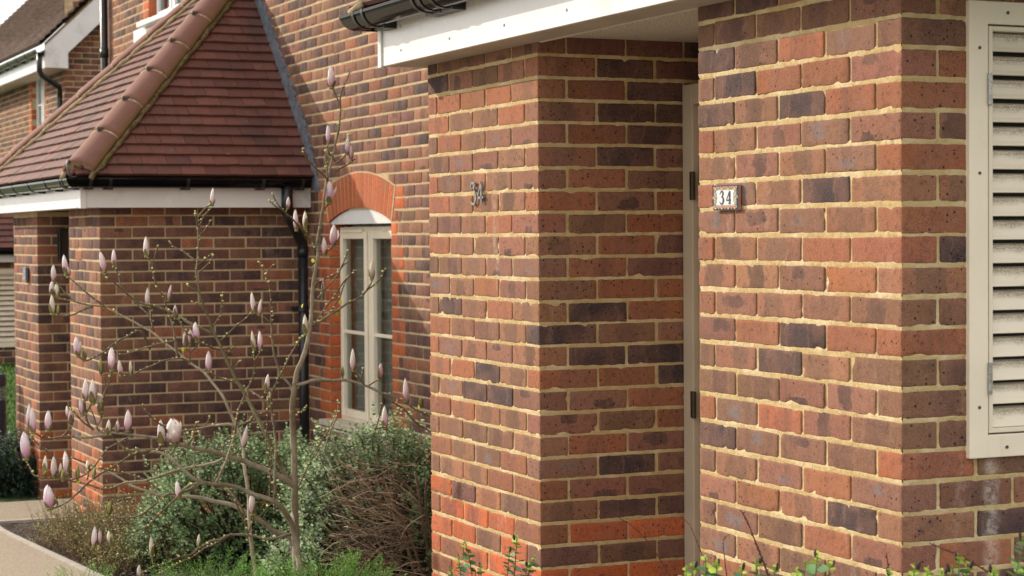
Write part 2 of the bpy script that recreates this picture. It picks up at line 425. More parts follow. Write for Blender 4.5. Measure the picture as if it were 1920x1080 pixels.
def inst(mb, tv, tf, pos, rot, scl, m=0, bc=None, tcol=None, tri=False):
    """many copies of one template in one mesh (leaves of one plant)"""
    n = len(pos); k = len(tv)
    V = np.einsum('nij,kj->nki', rot, tv)*np.asarray(scl).reshape(n, 1, -1)+pos[:, None]
    F = (np.asarray(tf)[None]+(np.arange(n)*k)[:, None, None]).reshape(-1, len(tf[0]))
    c = np.repeat(bc, k, axis=0)
    if tcol is not None: c = c*np.tile(tcol, (n, 1))
    mb.add(V.reshape(-1, 3), None if tri else F, F if tri else None, m=m, bc=c)
def rots(d, rng, up=None):
    """rotation matrices whose Y axis follows d with a random roll (x=width, z=face normal)"""
    d = d/np.maximum(np.linalg.norm(d, axis=1, keepdims=True), 1e-9)
    a = rng.normal(size=d.shape) if up is None else up
    x = np.cross(d, a); x /= np.maximum(np.linalg.norm(x, axis=1, keepdims=True), 1e-9); z = np.cross(x, d)
    return np.stack([x, d, z], -1)
LV = np.array([[0, 0, 0], [.5, .35, .12], [.42, .75, .1], [0, 1, .0], [-.42, .75, .1], [-.5, .35, .12], [0, .4, 0], [0, .75, 0]])
LF = [[0, 1, 6, 6], [0, 6, 5, 5], [6, 1, 2, 7], [5, 6, 7, 4], [7, 2, 3, 3], [4, 7, 3, 3]]
LT = [[0, 1, 6], [0, 6, 5], [6, 1, 2], [6, 2, 7], [5, 6, 7], [5, 7, 4], [7, 2, 3], [4, 7, 3]]

def ground_z(x, y):
    y = np.asarray(y, float)
    z = np.interp(y, [-50, 5, 13.5, 16.8, 24, 200], [0, 0, -.42, -.42, .08, .1])
    return z

# ------------------------------------------------------------------ brickwork
KC = {'P': (.345, .162, .092), 'R': (.375, .138, .066), 'B': (.240, .125, .072), 'D': (.080, .052, .050), 'M': (.295, .134, .092), 'G': (.270, .135, .092),
      'O': (.560, .132, .040), 'Q': (.115, .062, .052), 'V': (.200, .090, .072)}
def brick_cols(k, rng):
    """base colour, patch colour, strength, patch centre and scale of the kiln-fired patch"""
    c = np.array(KC[k])*(.90 if k != 'O' else 1.)*(1+rng.normal(0, .11))*(1+rng.normal(0, .035, 3)); st = 0.
    cu, cv = rng.uniform(.35, .65), rng.uniform(.3, .7); su, sv = rng.uniform(.8, 1.5), rng.uniform(.1, .5); p = c*.8
    w = rng.random()
    if k == 'P': p = np.array((.205, .115, .074))*(1+rng.normal(0, .14)); st = rng.uniform(.55, .95)
    elif k == 'R': p = np.array((.30, .125, .082)); st = rng.uniform(.0, .8)
    elif k == 'B': p = np.array((.135, .075, .060)); st = rng.uniform(.3, .95)
    elif k == 'M':
        p = np.array((.075, .050, .052)); st = rng.uniform(.7, .95)
        if w < .32: su, sv = rng.uniform(1.3, 2.3), rng.uniform(.1, .6)          # upright dark band
        elif w < .8: su, sv = rng.uniform(1.1, 1.9), rng.uniform(.9, 1.5); cv = rng.choice([.1, .8])
        else: su, sv = rng.uniform(1., 1.5), rng.uniform(.8, 1.1)
    elif k == 'G': p = np.array((.200, .195, .215)); st = rng.uniform(.5, .8); su, sv = rng.uniform(1.2, 2.2), rng.uniform(.7, 1.5)
    elif k == 'D': p = np.array((.058, .044, .052)); st = .9
    elif k == 'Q': p = np.array((.085, .052, .05)); st = .7
    elif k == 'V': p = np.array((.16, .075, .064)); st = .7
    elif k == 'O' and w < .3: p = np.array((.27, .085, .06)); st = .7
    return np.clip(c, 0, 1), p*.84, st, (cu, su), (cv, sv)
def pick(mix, rng):
    ks = list(mix); w_ = np.array([mix[k] for k in ks], float); return rng.choice(ks, p=w_/w_.sum())

def brick_box(mb, W, s0, s1, d0, d1, z0, z1, kind, rng, near, m=0, rnd=.0035):
    O, t, n = W
    size = np.array([s1-s0, d1-d0, z1-z0]); c = np.array([(s0+s1)/2, (d0+d1)/2, (z0+z1)/2])
    nn = (24 if size[0] > .13 else 14, 14 if size[1] < .13 else 24, 11) if near else (4, 4, 4)
    tv, tq = RBOX(nn)
    p = rbox_shape(tv, size, rnd)
    al = 0 if size[0] >= size[1]*.999 or size[1] <= .1026 and size[0] > .05 else 1
    bc, pc, st, cu, cv = brick_cols(kind, rng)
    q = np.zeros((len(tv), 3)); L = size[al]
    q[:, 0] = .5+(p[:, al]/L-(cu[0]-.5))*cu[1]*(1. if L > .15 else .7)
    q[:, 1] = .5+(p[:, 2]/size[2]-(cv[0]-.5))*cv[1]; q[:, 2] = st
    cor = near and s0 <= .001; j = rng.normal(0, 1, 3)*np.array([.0003 if cor else .0012, .0007, .0011]); an = rng.normal(0, .006)
    ca, sa = math.cos(an), math.sin(an); p = np.stack([p[:, 0]*ca-p[:, 2]*sa, p[:, 1], p[:, 0]*sa+p[:, 2]*ca], 1)
    p = p*(1+rng.normal(0, .006, 3)*np.array([0 if cor else 1, 0, 1]))
    if near:
        h = np.array(size)/2; off = rng.uniform(0, 900, 3)
        for sc2, am in ((22, .0011), (70, .0009), (190, .0008)):
            p = p+np.stack([vnoise(p+off, sc2)*(.4 if cor else 1), vnoise(p+off+31, sc2)*.35, vnoise(p+off+77, sc2)], 1)*am
    if near:                                   # knocked arrises
        e = (np.abs(tv) > .88).sum(1) >= 2; amt = np.clip(vnoise(p+rng.uniform(0, 99, 3), 26)-.60, 0, 1)*.016*e; p = p-np.sign(p)*amt[:, None]
    p = p+c+j
    V = O+p[:, :1]*t-p[:, 1:2]*n; V[:, 2] += p[:, 2]
    mb.add(V, tq, m=m, bc=bc, bp=pc, bq=q)

def mortar_face(mb, W, s0, s1, zt, zb, zref, holes, near, m=1, rng=RNG, step=None):
    O, t, n = W
    step = step or (.011 if near else .12)
    S = set(np.round(np.linspace(s0, s1, max(2, int((s1-s0)/step)+1)), 5))
    for h in holes: S |= {round(x, 5) for x in (h[0], h[1]) if s0 < x < s1}
    S = np.array(sorted(S)); Z = []; D = []
    i0 = int(math.floor((zref-zt)/.075))-1; i = i0
    while zref-i*.075 > zb-.08:
        zc = zref-i*.075
        for dz, dp in ((-.0118, .0046), (-.0075, .0040), (-.004, .0042), (.0052, .0006), (.0085, .0020), (.0128, .0046)): Z.append(zc-(-dz)); D.append(dp)
        i += 1
    # order by height
    Z = np.array(Z); D = np.array(D)
    D = np.where(True, D, D)
    k = (Z <= zt) & (Z >= zb); Z = np.append(Z[k], [zt, zb]); D = np.append(D[k], [.004, .004]); o = np.argsort(-Z); Z = Z[o]; D = D[o]
    SS, ZZ = np.meshgrid(S, Z); DD = np.repeat(D[:, None], len(S), 1)
    P = O+SS.ravel()[:, None]*t; P[:, 2] += ZZ.ravel()
    if near:
        dn = vnoise(P, 40)*.0012+vnoise(P+9, 110)*.0008; DD = DD.ravel()+dn; zz = vnoise(P+5, 35)*.0012; P[:, 2] += zz
    else: DD = DD.ravel()+vnoise(P, 15)*.0008
    P = P-DD[:, None]*n
    a, b = len(Z), len(S); I, J = np.meshgrid(np.arange(a-1), np.arange(b-1), indexing='ij'); I = I.ravel(); J = J.ravel()
    cs = (S[J]+S[J+1])/2; cz = (Z[I]+Z[I+1])/2; keep = np.ones(len(I), bool)
    for h in holes: keep &= ~((cs > h[0]) & (cs < h[1]) & (cz > h[2]) & (cz < h[3]))
    I, J = I[keep], J[keep]; Q = np.stack([I*b+J, (I+1)*b+J, (I+1)*b+J+1, I*b+J+1], 1)
    mb.add(P, Q, m=m)

def core(mb, W, s0, s1, zt, zb, th, holes, m=1, d0=.012):
    O, t, n = W
    S = sorted({s0, s1} | {x for h in holes for x in h[:2] if s0 < x < s1}); Z = sorted({zb, zt} | {x for h in holes for x in h[2:4] if zb < x < zt})
    for a, b in zip(S, S[1:]):
        for c, d in zip(Z, Z[1:]):
            ms, mz = (a+b)/2, (c+d)/2
            if any(h[0] < ms < h[1] and h[2] < mz < h[3] for h in holes): continue
            v = []
            for x in (a, b):
                for y in (d0, th):
                    for z in (c, d): p = O+x*t-y*n; v.append([p[0], p[1], z])
            mb.add(v, [[0, 1, 3, 2], [4, 6, 7, 5], [0, 4, 5, 1], [2, 3, 7, 6], [0, 2, 6, 4], [1, 5, 7, 3]], m=m)

def brick_wall(mb, W, L, zt, zb, zref, corner, mix, rng, near=False, par0=0, table=None, plinth=-9, holes=(), start=0., hole_fn=None, s_end_clip=None, th=.1025, extra=None):
    i = int(math.floor((zref-zt)/.075)); 
    while True:
        z1 = zref-i*.075-.0053; z0 = z1-.0644
        if z1 < zb+.02: break
        if z0 > zt-.03: i += 1; continue
        z1c, z0c = min(z1, zt), max(z0, zb)
        p = (i+par0) % 2; B = []
        if corner == 'own':
            B.append((0, .1025, .2145) if p == 0 else (0, .2145, th)); s = .1125 if p == 0 else .225
        elif corner == 'skip': s = .225 if p == 0 else .1125
        else: s = start-(0 if p == 0 else .1125)
        while s < L-.03:
            e = min(s+.2145, L)
            if e > .02: B.append((max(s, 0) if corner else max(s, start), e, th))
            s += .225
        for c_, (a, b, d) in enumerate(B):
            segs = [(a, b)]
            for h in list(holes)+(hole_fn(z0, z1) if hole_fn else []):
                if h[2] < (z0+z1)/2 < h[3]:
                    ns = []
                    for x, y in segs:
                        if y <= h[0] or x >= h[1]: ns.append((x, y)); continue
                        if x < h[0]-.012: ns.append((x, h[0]-(.01 if len(h) > 4 else 0)))
                        if y > h[1]+.012: ns.append((h[1]+(.01 if len(h) > 4 else 0), y))
                    segs = ns
            for x, y in segs:
                if y-x < .02: continue
                if table and i in table and c_ < len(table[i]) and table[i][c_] != '.': k = table[i][c_]
                elif z1 < plinth: k = pick({'O': 6, 'R': 2, 'V': 1.2, 'B': .6}, rng)
                else: k = pick(mix, rng)
                if table is None and plinth <= z1 < plinth+.075 and rng.random() < .35: k = 'O'
                brick_box(mb, W, x, y, 0, d, z0c, z1c, k, rng, near)
        i += 1

def wall_thing(name, parent, mb, label=None):
    o = mb.build(name, [MB_NEAR, MORT], parent, smooth=True)
    if label: o['label'] = label
    return o
XV, YV = np.array([1., 0, 0]), np.array([0, 1., 0])
def WA(x, y0): return (np.array([x, y0, 0.]), YV, -XV)      # wall running away, facing left (-X)
def WB(x0, y): return (np.array([x0, y, 0.]), XV, -YV)      # wall running right, facing the viewer (-Y)
def WAr(x, y0): return (np.array([x, y0, 0.]), YV, XV)
def WBb(x0, y): return (np.array([x0, y, 0.]), XV, YV)

A1, D1, E1 = 2.824, 4.391, 2.962
YR, YL = 3.992, 6.055
PL = .985
MIXN = {'P': 3.4, 'B': 2.2, 'R': 1.6, 'M': 1.6, 'G': .9, 'D': 1.2, 'Q': .6}
MIXI = {'B': 1.6, 'R': .8, 'D': 2.4, 'M': 1.3, 'V': 2.0, 'Q': 2.4}  # porch interior mix, weighted dark to put the shade into the brick colours
MIXW = {'P': 2.6, 'V': 2.0, 'B': 1.6, 'R': 1.3, 'M': 1.6, 'D': 2.0, 'Q': 1.9}
MIX2 = {'D': 2.8, 'Q': 2.8, 'V': 1.8, 'B': 1.2, 'R': .9, 'M': .9}

house = empty('brick_house', (A1, YR, 0), 'nearest red brown brick house with an open porch between two piers and arched window', 'house', 'brick houses of the terrace')

TR = {-1: 'MBBBB', 0: 'BGRBD', 1: 'MRRDB', 2: 'RRDBD', 3: 'MGMPR', 4: 'RGPMP', 5: 'PDPGR', 6: 'RPGMG', 7: 'RRPPR', 8: 'PRMPP', 9: 'BPPMR', 10: 'RRDRM',
      11: 'BPDPB', 12: 'BMMBB', 13: 'BMRGR', 14: 'RBMGD', 15: 'GRGPB', 16: 'PDPRM', 17: 'MRBGB', 18: 'VBBPG'}
TRB = {-1: 'PB', 0: '.P', 1: 'RB', 2: 'PB', 3: 'BP', 4: 'MD', 5: 'PR', 6: 'R', 7: 'DB', 8: 'MP', 9: 'PB', 10: 'DB', 11: 'BP', 12: 'GB', 13: 'BR', 14: 'B', 15: 'BP', 16: 'DV', 17: 'RV'}
rng = np.random.default_rng(11)
mb = MB(); zr = CZ+.51934
# right pier: long left face, short front face that carries the louvred cupboard
brick_wall(mb, WA(A1, YR), PL, 2.9, -.1, zr, 'own', MIXN, rng, True, 0, TR)
brick_wall(mb, WB(A1, YR), D1-A1, 2.9, -.1, zr, 'skip', MIXN, rng, True, 0, {k: v[1:] if False else v for k, v in TRB.items()}, holes=[(.215, .922, 1.03, 2.10)])
mortar_face(mb, WA(A1, YR), .003, PL-.003, 2.9, -.1, zr, [], True)
mortar_face(mb, WB(A1, YR), .003, D1-A1, 2.9, -.1, zr, [(.22, .915, 1.03, 2.08)], True)
core(mb, WA(A1, YR), .012, PL-.004, 2.9, -.1, .215, [])
core(mb, WB(A1, YR), .22, D1-A1, 2.9, -.1, .10, [(.22, .915, 1.03, 2.08)])
brick_wall(mb, WBb(A1+.1125, YR+PL), D1-A1-.12, 2.9, -.1, zr, None, MIXI, rng, False)
mortar_face(mb, WBb(A1+.01, YR+PL), 0, D1-A1-.02, 2.9, -.1, zr, [], False)
right_pier = wall_thing('porch_pier', house, mb, 'wider brick pier nearest the camera, carrying the tile number and the louvred cupboard')
right_pier.matrix_parent_inverse = Matrix.Translation(house.location).inverted()

TL = {-1: 'MMBBQ', 0: 'PPBMD', 1: 'PRRRR', 2: 'PRPBR', 3: 'MGPRP', 4: 'PPMGB', 5: 'MPPGR', 6: 'RPPPR', 7: 'MRPVP', 8: 'PMPPR', 9: 'GMPBB', 10: 'PMRPG', 11: 'PRPDP',  # top course kinds kept dark: eaves shade put into the brick colours
      12: 'DPBPR', 13: 'PMPGR', 14: 'RPDRR', 15: 'MDDGP', 16: 'MPPRR', 17: 'PBBPP', 18: 'GRGPR', 19: 'RRPPP', 20: 'PBRVO', 21: 'ROOOR', 22: 'VOBOO', 23: 'OOORO', 24: 'OOOOR'}
TLB = {0: 'D', 1: 'RDD', 2: 'QQM', 3: 'RQM', 4: 'DMQ', 5: 'RBD', 6: 'MRB', 7: 'BRB', 8: 'RVQ', 9: 'RVM', 10: 'RRQ', 11: 'DRM', 12: 'BMR', 13: 'DDM', 14: 'RDQ', 15: 'MRQ',
       16: 'BRB', 17: 'RMB', 18: 'DMQ', 19: 'MMD', 20: 'QQM', 21: 'OOO', 22: 'BVO', 23: 'OOO', 24: 'OOO'}
mb = MB(); zl = CZ+.59951; rng = np.random.default_rng(5)
brick_wall(mb, WA(A1, YL), PL, 2.25, -.1, zl, 'own', MIXN, rng, True, 0, TL, CZ-.975)
brick_wall(mb, WB(A1, YL), .72, 2.25, -.1, zl, 'skip', MIXI, rng, True, 0, TLB, CZ-.975)
mortar_face(mb, WA(A1, YL), .003, PL-.003, 2.25, -.1, zl, [], True)
mortar_face(mb, WB(A1, YL), .003, .72, 2.25, -.1, zl, [], True)
core(mb, WA(A1, YL), .012, PL-.004, 2.25, -.1, .215, [])
core(mb, WB(A1, YL), .012, D1-A1, 2.25, -.1, .215, [])
brick_wall(mb, WBb(A1+.1125, YL+PL), D1-A1-.12, 2.25, -.1, zl, None, MIXN, rng, False)
mortar_face(mb, WBb(A1+.01, YL+PL), 0, D1-A1-.02, 2.25, -.1, zl, [], False)
core(mb, WBb(A1+.01, YL+PL), 0, D1-A1-.02, 2.25, -.1, .2, [])
o = wall_thing('porch_pier', house, mb, 'brick pier with the small metal digits, between the porch opening and the shrubs')
def link(o, p=None): o.matrix_parent_inverse = Matrix.Translation((p or house).location).inverted(); return o
link(o)

# wall over and beside the door, deep inside the porch
mb = MB()
mortar_face(mb, WA(3.47, YR+PL), 0, YL-YR-PL, 2.25, 2.07, zl, [], False)
brick_wall(mb, WA(3.47, YR+PL), YL-YR-PL, 2.25, 2.07, zl, None, MIXI, rng, False)
core(mb, WA(3.47, YR+PL), 0, YL-YR-PL, 2.25, 2.07, .1, [])
link(wall_thing('door_lintel_wall', house, mb))

# ------------------------------------------------------------------ main wall with the arched window
WY0, WY1 = 11.575, 12.745            # window opening along Y
SILLZ, SPR, CRN = .295, 1.645, 1.735
zm = CZ+.90882-12*.075
WM = WA(D1, 0)
Rr = (((WY1-WY0)/2)**2+(CRN-SPR)**2)/(2*(CRN-SPR)); cy = (WY0+WY1)/2; czc = CRN-Rr
RO = Rr+.222
def quoin_w(z):
    i = int(math.floor((zm-z)/.075)); j = int(math.floor((zm-1.875)/.075)); return .215 if ((i-j)//3) % 2 == 0 else .1025
def main_holes(z0, z1):
    zc = (z0+z1)/2; H = []
    if SILLZ-.075 < zc < 1.87:
        qw = quoin_w(zc); H.append((WY0-qw-.0, WY1+qw, -9, 9, 1))
    if 1.6 < zc:
        if zc < czc+RO-.006:
            hw = math.sqrt(max(RO*RO-(zc-.005-czc)**2, 0)); hw = min(hw, (WY1-WY0)/2+.03) if zc < 1.90 else hw
            if hw > .03: H.append((cy-hw, cy+hw, -9, 9, 1))
    return H
def main_wall(name, y0, y1, zt, zb, holes, hfn, seed, parent, mix=MIXW, clip=None, label=None, x=D1):
    mb = MB(); r = np.random.default_rng(seed); W_ = WA(x, 0)
    brick_wall(mb, W_, y1, zt, zb, zm, None, mix, r, False, 0, start=y0, hole_fn=hfn, holes=holes)
    mortar_face(mb, W_, y0, y1, zt, zb, zm, holes, False)
    core(mb, W_, y0, y1, zt, zb, .28, [(h[0]-.008, h[1]+.008, h[2]-.008, h[3]+.008) for h in holes], d0=.009)
    o = mb.build(name, [MB_FAR, MORT_FAR], parent, smooth=True)
    if label: o['label'] = label
    return o
YH = 13.35                            # party line between the two houses
link(main_wall('front_wall', 6.9, YH, 5.0, -.5, [(WY0, WY1, SILLZ, CRN-.005)], main_holes, 21, house))

mb = MB(); mbq = MB(); rq = np.random.default_rng(3)
i = 0
z = zm
while z < 1.9: z += .075
while z > SILLZ+.02:                  # quoins, both jambs
    z1, z0 = z-.005, z-.07
    if z1 < 1.89 and z0 > SILLZ-.09:
        qw = quoin_w((z0+z1)/2)
        a0 = WY0
        brick_box(mbq, WM, WY0-qw, WY0, 0, .1025, z0, z1, 'O', rq, False, rnd=.003)
        brick_box(mb, WM, WY1, WY1+qw, 0, .1025, z0, z1, 'O', rq, False, rnd=.003)
        brick_box(mb, WM, WY1, WY1+.1, .1065, .2, z0, z1, 'O', rq, False, rnd=.003)
    z -= .075
link(mb.build('window_quoins', [MB_FAR, MORT_FAR], house, smooth=True)); link(mbq.build('window_quoins', [MB_FAR, MORT_FAR], house, smooth=True))
mb = MB(); nv = 17; half = math.asin((WY1-WY0)/2/Rr)
for k in range(nv):
    a0 = -half+(2*half)*(k+.07)/nv; a1 = -half+(2*half)*(k+.93)/nv
    if k == 0: a0 = -half+.0
    V = []
    for d in (-.004, .1):
        for a, r_ in ((a0, Rr), (a1, Rr), (a1, RO), (a0, RO)):
            y = cy+math.sin(a)*r_; zz = czc+math.cos(a)*r_
            V.append([D1+d, y, zz])
    bc, pc, st, cu, cv = brick_cols('O', rq)
    mb.add(V, [[0, 1, 2, 3], [4, 7, 6, 5], [0, 4, 5, 1], [1, 5, 6, 2], [2, 6, 7, 3], [3, 7, 4, 0]], m=0, bc=bc*.95, bp=pc, bq=(.5, .5, 0))
V = []; Q = []                         # mortar bed of the arch
for k in range(25):
    a = -half*1.03+2*half*1.03*k/24
    for r_ in (Rr+.002, RO+.010): V.append([D1-.0025, cy+math.sin(a)*r_, czc+math.cos(a)*r_])
for k in range(24): Q.append([2*k, 2*k+1, 2*k+3, 2*k+2])
mb.add(V, Q, m=1)
link(mb.build('window_arch', [MB_FAR, MORT_FAR], house))

def window(name, parent, x, y0, y1, z0, z1, mat_f, lights=2, bar=True, arch=True, vent=True, curtain=True, origin=None):
    """casement window in a wall facing -X; the frame face lies at x"""
    w_ = empty(name, (0, 0, 0)) if False else None
    fb = MB(); T = .055
    L = (y1-y0)/lights
    for a, b in ((y0, y0+T*.9), (y1-T*.9, y1)): fb.box((x+.03, (a+b)/2, (z0+z1)/2), (.06, b-a, z1-z0), bev=.004)
    for a, b in ((z0, z0+T), (z1-T, z1)): fb.box((x+.031, (y0+y1)/2, (a+b)/2), (.06, y1-y0-.002, b-a), bev=.004)
    for k in range(1, lights): fb.box((x+.029, y0+L*k, (z0+z1)/2), (.064, .05, z1-z0-.004), bev=.004)
    f = link(fb.build('window', mat_f, parent, smooth=False), parent)
    for k in range(lights):
        a, b = y0+L*k+.035, y0+L*(k+1)-.035; sb = MB(); S = .05; xo = x-.014
        for c, d in ((a, a+S), (b-S, b)): sb.box((xo+.022, (c+d)/2, (z0+z1)/2), (.044, d-c, z1-z0-.06), bev=.005)
        for c, d in ((z0+.03, z0+.03+S), (z1-.03-S, z1-.03)): sb.box((xo+.0225, (a+b)/2, (c+d)/2), (.044, b-a-2*S+.004, d-c), bev=.005)
        if bar: sb.box((xo+.024, (a+b)/2, z0+(z1-z0)*.46), (.030, b-a-2*S, .022), bev=.004)
        s_ = sb.build('sash', mat_f, f)
        gb = MB(); gb.box((xo+.028, (a+b)/2, (z0+z1)/2), (.004, b-a-2*S+.01, z1-z0-.16)); gb.build('pane', GLASS, f)
        if vent and k == lights-1:
            vb = MB(); vb.box((x-.012, (a+b)/2+.02, z1-.028), (.02, (b-a)*.8, .022), bev=.004); vb.build('trickle_vent', mat_f, f)
    return f
f = window('window', house, D1+.075, WY0+.002, WY1-.002, SILLZ+.02, 1.61, CREAM)
# arched white head panel over the frame
mb = MB(); V = []; Q = []; n_ = 18
for k in range(n_+1):
    y = WY0+.003+(WY1-WY0-.006)*k/n_; zt_ = czc+math.sqrt(Rr*Rr-(y-cy)**2)-.004
    V += [[D1+.012, y, 1.628], [D1+.012, y, zt_], [D1+.09, y, zt_], [D1+.09, y, 1.628]]
for k in range(n_):
    b = 4*k; Q += [[b, b+1, b+5, b+4], [b+1, b+2, b+6, b+5], [b, b+4, b+7, b+3]]
Q += [[0, 3, 2, 1], [4*n_, 4*n_+1, 4*n_+2, 4*n_+3]]
mb.add(V, Q); link(mb.build('window_head_panel', WHITE, house))
mb = MB(); mb.box((D1+.03, cy, SILLZ-.0), (.20, WY1-WY0+.10, .05), bev=.006); mb.box((D1-.045, cy, SILLZ-.02), (.05, WY1-WY0+.12, .035), bev=.008)
link(mb.build('window_sill', mat_plain('stone_sill', (.52, .46, .36), .8, .15, 30, bump=.001, bscale=200), house))
# curtains, folded
mb = MB()
def folds(mb, x, y0, y1, z0, z1, amp=.018, per=.07):
    n = int((y1-y0)/.008); V = []; Q = []
    for k in range(n+1):
        y = y0+(y1-y0)*k/n; d = amp*math.sin(y/per*2*math.pi+1.3*math.sin(y*9))
        V += [[x+d, y, z0], [x+d*.8, y, z1]]
    for k in range(n): Q.append([2*k, 2*k+1, 2*k+3, 2*k+2])
    mb.add(V, Q)
folds(mb, D1+.17, WY0-.02, WY1+.02, SILLZ+.05, 1.64, .012, .055)
link(mb.build('curtain', CURT, house, smooth=True))
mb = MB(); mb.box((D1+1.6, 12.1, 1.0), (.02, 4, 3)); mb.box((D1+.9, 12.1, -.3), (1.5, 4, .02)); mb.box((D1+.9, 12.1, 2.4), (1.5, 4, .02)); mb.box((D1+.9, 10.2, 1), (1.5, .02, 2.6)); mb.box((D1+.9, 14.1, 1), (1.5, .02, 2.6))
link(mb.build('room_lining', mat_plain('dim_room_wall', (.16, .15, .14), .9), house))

# ------------------------------------------------------------------ porch trim: fascia, soffit, ceiling
FX = A1-.15; FY1 = 7.15; FY0 = 3.55; FZ0, FZ1 = 2.192, 2.375
def fascia(parent, x, y0, y1, z0, z1, xw, name='fascia', soff=True, over=.155, back=True):
    mb = MB()
    mb.box((x+.009, (y0+y1)/2, (z0+z1)/2), (.018, y1-y0, z1-z0), bev=.002)
    for y, sgn in ((y1, 1), (y0, -1)):
        mb.box(((x+.02+xw)/2, y-sgn*.009, (z0+z1)/2), (xw-x-.02, .018, z1-z0), bev=.002)
    for y, sgn in ((y1, 1), (y0, -1)):     # corner cover strips
        mb.box((x-.004, y-sgn*.011, (z0+z1)/2-.002), (.008, .034, z1-z0+.006), bev=.002); mb.box((x+.012, y+sgn*.004, (z0+z1)/2-.002), (.036, .008, z1-z0+.006), bev=.002)
    f = link(mb.build(name, WHITE, parent), parent)
    y = y1-.22
    while y > y0+.1:
        for zz in (z0+.045, z1-.05):
            sb = MB(); lathe(sb, (x-.0005, y, zz), (-1, 0, 0), [(-.001, .005), (.002, .005), (.003, .0035), (.003, .0001)], 10); sb.build('screw_cap', CAPS, f)
        y -= .47
    mb = MB()
    mb.box((x+.018+over/2, (y0+y1)/2, z0+.006), (over, y1-y0-.02, .01))
    for y, sgn in ((y1, -1), (y0, 1)): mb.box(((x+xw)/2+over/2, y+sgn*(.018+over/2), z0+.0065), (xw-x-over-.02, over, .01))
    link(mb.build('soffit', SOFFIT, parent), parent)
    return f
fascia(house, FX, FY0, FY1, FZ0, FZ1, D1, over=.135)
mb = MB(); mb.box(((A1+3.6)/2+.0, (YR+PL+YL)/2, 2.218), (3.6-A1, YL-YR-PL-.004, .014)); mb.box((A1+.008, (YR+PL+YL)/2, 2.203), (.022, YL-YR-PL-.006, .026), bev=.008)
link(mb.build('porch_ceiling', PLASTER, house))

def gutter(parent, pts, z, r=.056, brackets=(), unions=(), fascia_n=None, mat=BLACK):
    """half-round gutter swept along pts (plan polyline, outer centreline), brackets at (x,y,nx,ny)"""
    mb = MB(); P = [np.array(p, float) for p in pts]; seg = 12; prof = []
    for k in range(seg+1):
        a = math.pi*k/seg; prof.append((-r*math.cos(a), -r*math.sin(a)))
    prof = [(-r-.004, .004), (-r-.004, -.006), (-r, -.008)]+prof[1:-1]+[(r, -.008), (r+.004, -.006), (r+.004, .004)]
    prof_in = [(x*.955, y*.955+.002) for x, y in prof[::-1]]; prof = prof+prof_in
    R_ = []
    for i, p in enumerate(P):
        ds = []
        if i > 0: d = P[i]-P[i-1]; ds.append(d/np.linalg.norm(d))
        if i < len(P)-1: d = P[i+1]-P[i]; ds.append(d/np.linalg.norm(d))
        ns = [np.array([d[1], -d[0]]) for d in ds]; m_ = sum(ns); m_ /= np.linalg.norm(m_); m_ = m_/m_.dot(ns[0]); R_.append(m_)
    V = []; k = len(prof)
    for p, m_ in zip(P, R_):
        for a, b in prof: V.append([p[0]+m_[0]*a, p[1]+m_[1]*a, z+b])
    Q = []
    for i in range(len(P)-1):
        for j in range(k): Q.append([i*k+j, i*k+(j+1) % k, (i+1)*k+(j+1) % k, (i+1)*k+j])
    mb.add(V, Q); g = link(mb.build('gutter', mat, parent, smooth=False), parent)
    for (x, y, nx, ny, wd, foot) in brackets:      # n = from gutter towards the wall
        bb = MB(); V = []; Q = []; t = np.array([-ny, nx]); kk = 14; rr = r+.006
        ang = [math.pi*(-.02)+math.pi*1.04*q/kk for q in range(kk+1)]
        for q in ang:
            for w_ in (-wd/2, wd/2):
                for r2 in (rr, rr-.007):
                    a, b = -r2*math.cos(q), -r2*math.sin(q); V.append([x+nx*a+t[0]*w_, y+ny*a+t[1]*w_, z+b+.003])
        for q in range(kk):
            b = 4*q; Q += [[b, b+4, b+6, b+2], [b+1, b+3, b+7, b+5], [b, b+1, b+5, b+4], [b+2, b+6, b+7, b+3]]
        Q += [[0, 2, 3, 1], [4*kk, 4*kk+1, 4*kk+3, 4*kk+2]]
        bb.add(V, Q)
        if foot:
            c = np.array([x, y])+np.array([nx, ny])*(r-.018)
            tt = abs(t)*foot+abs(np.array([nx, ny]))*.062
            bb.box((c[0]+nx*.004, c[1]+ny*.004, z-r*.92), (tt[0], tt[1], .030), bev=.003)
        bb.build('gutter_bracket', BLACKM, g)
    return g
GX = FX-.062; GZ = FZ1+.012
gy = lambda px, py: at(px, py, 0, GX-.03)[1]
br = []
for yy, wd, ft in ((7.12, .022, .0), (7.02, .02, .10), (6.52, .02, .08), (6.46, .022, .08), (6.36, .022, .10), (5.4, .024, .08), (4.5, .024, .08)):
    br.append((GX, yy, 1, 0, wd, ft))
gutter(house, [(D1-.02, 3.45), (GX, 3.45), (GX, FY1+.062), (D1-.02, FY1+.062)][::1], GZ, brackets=br)

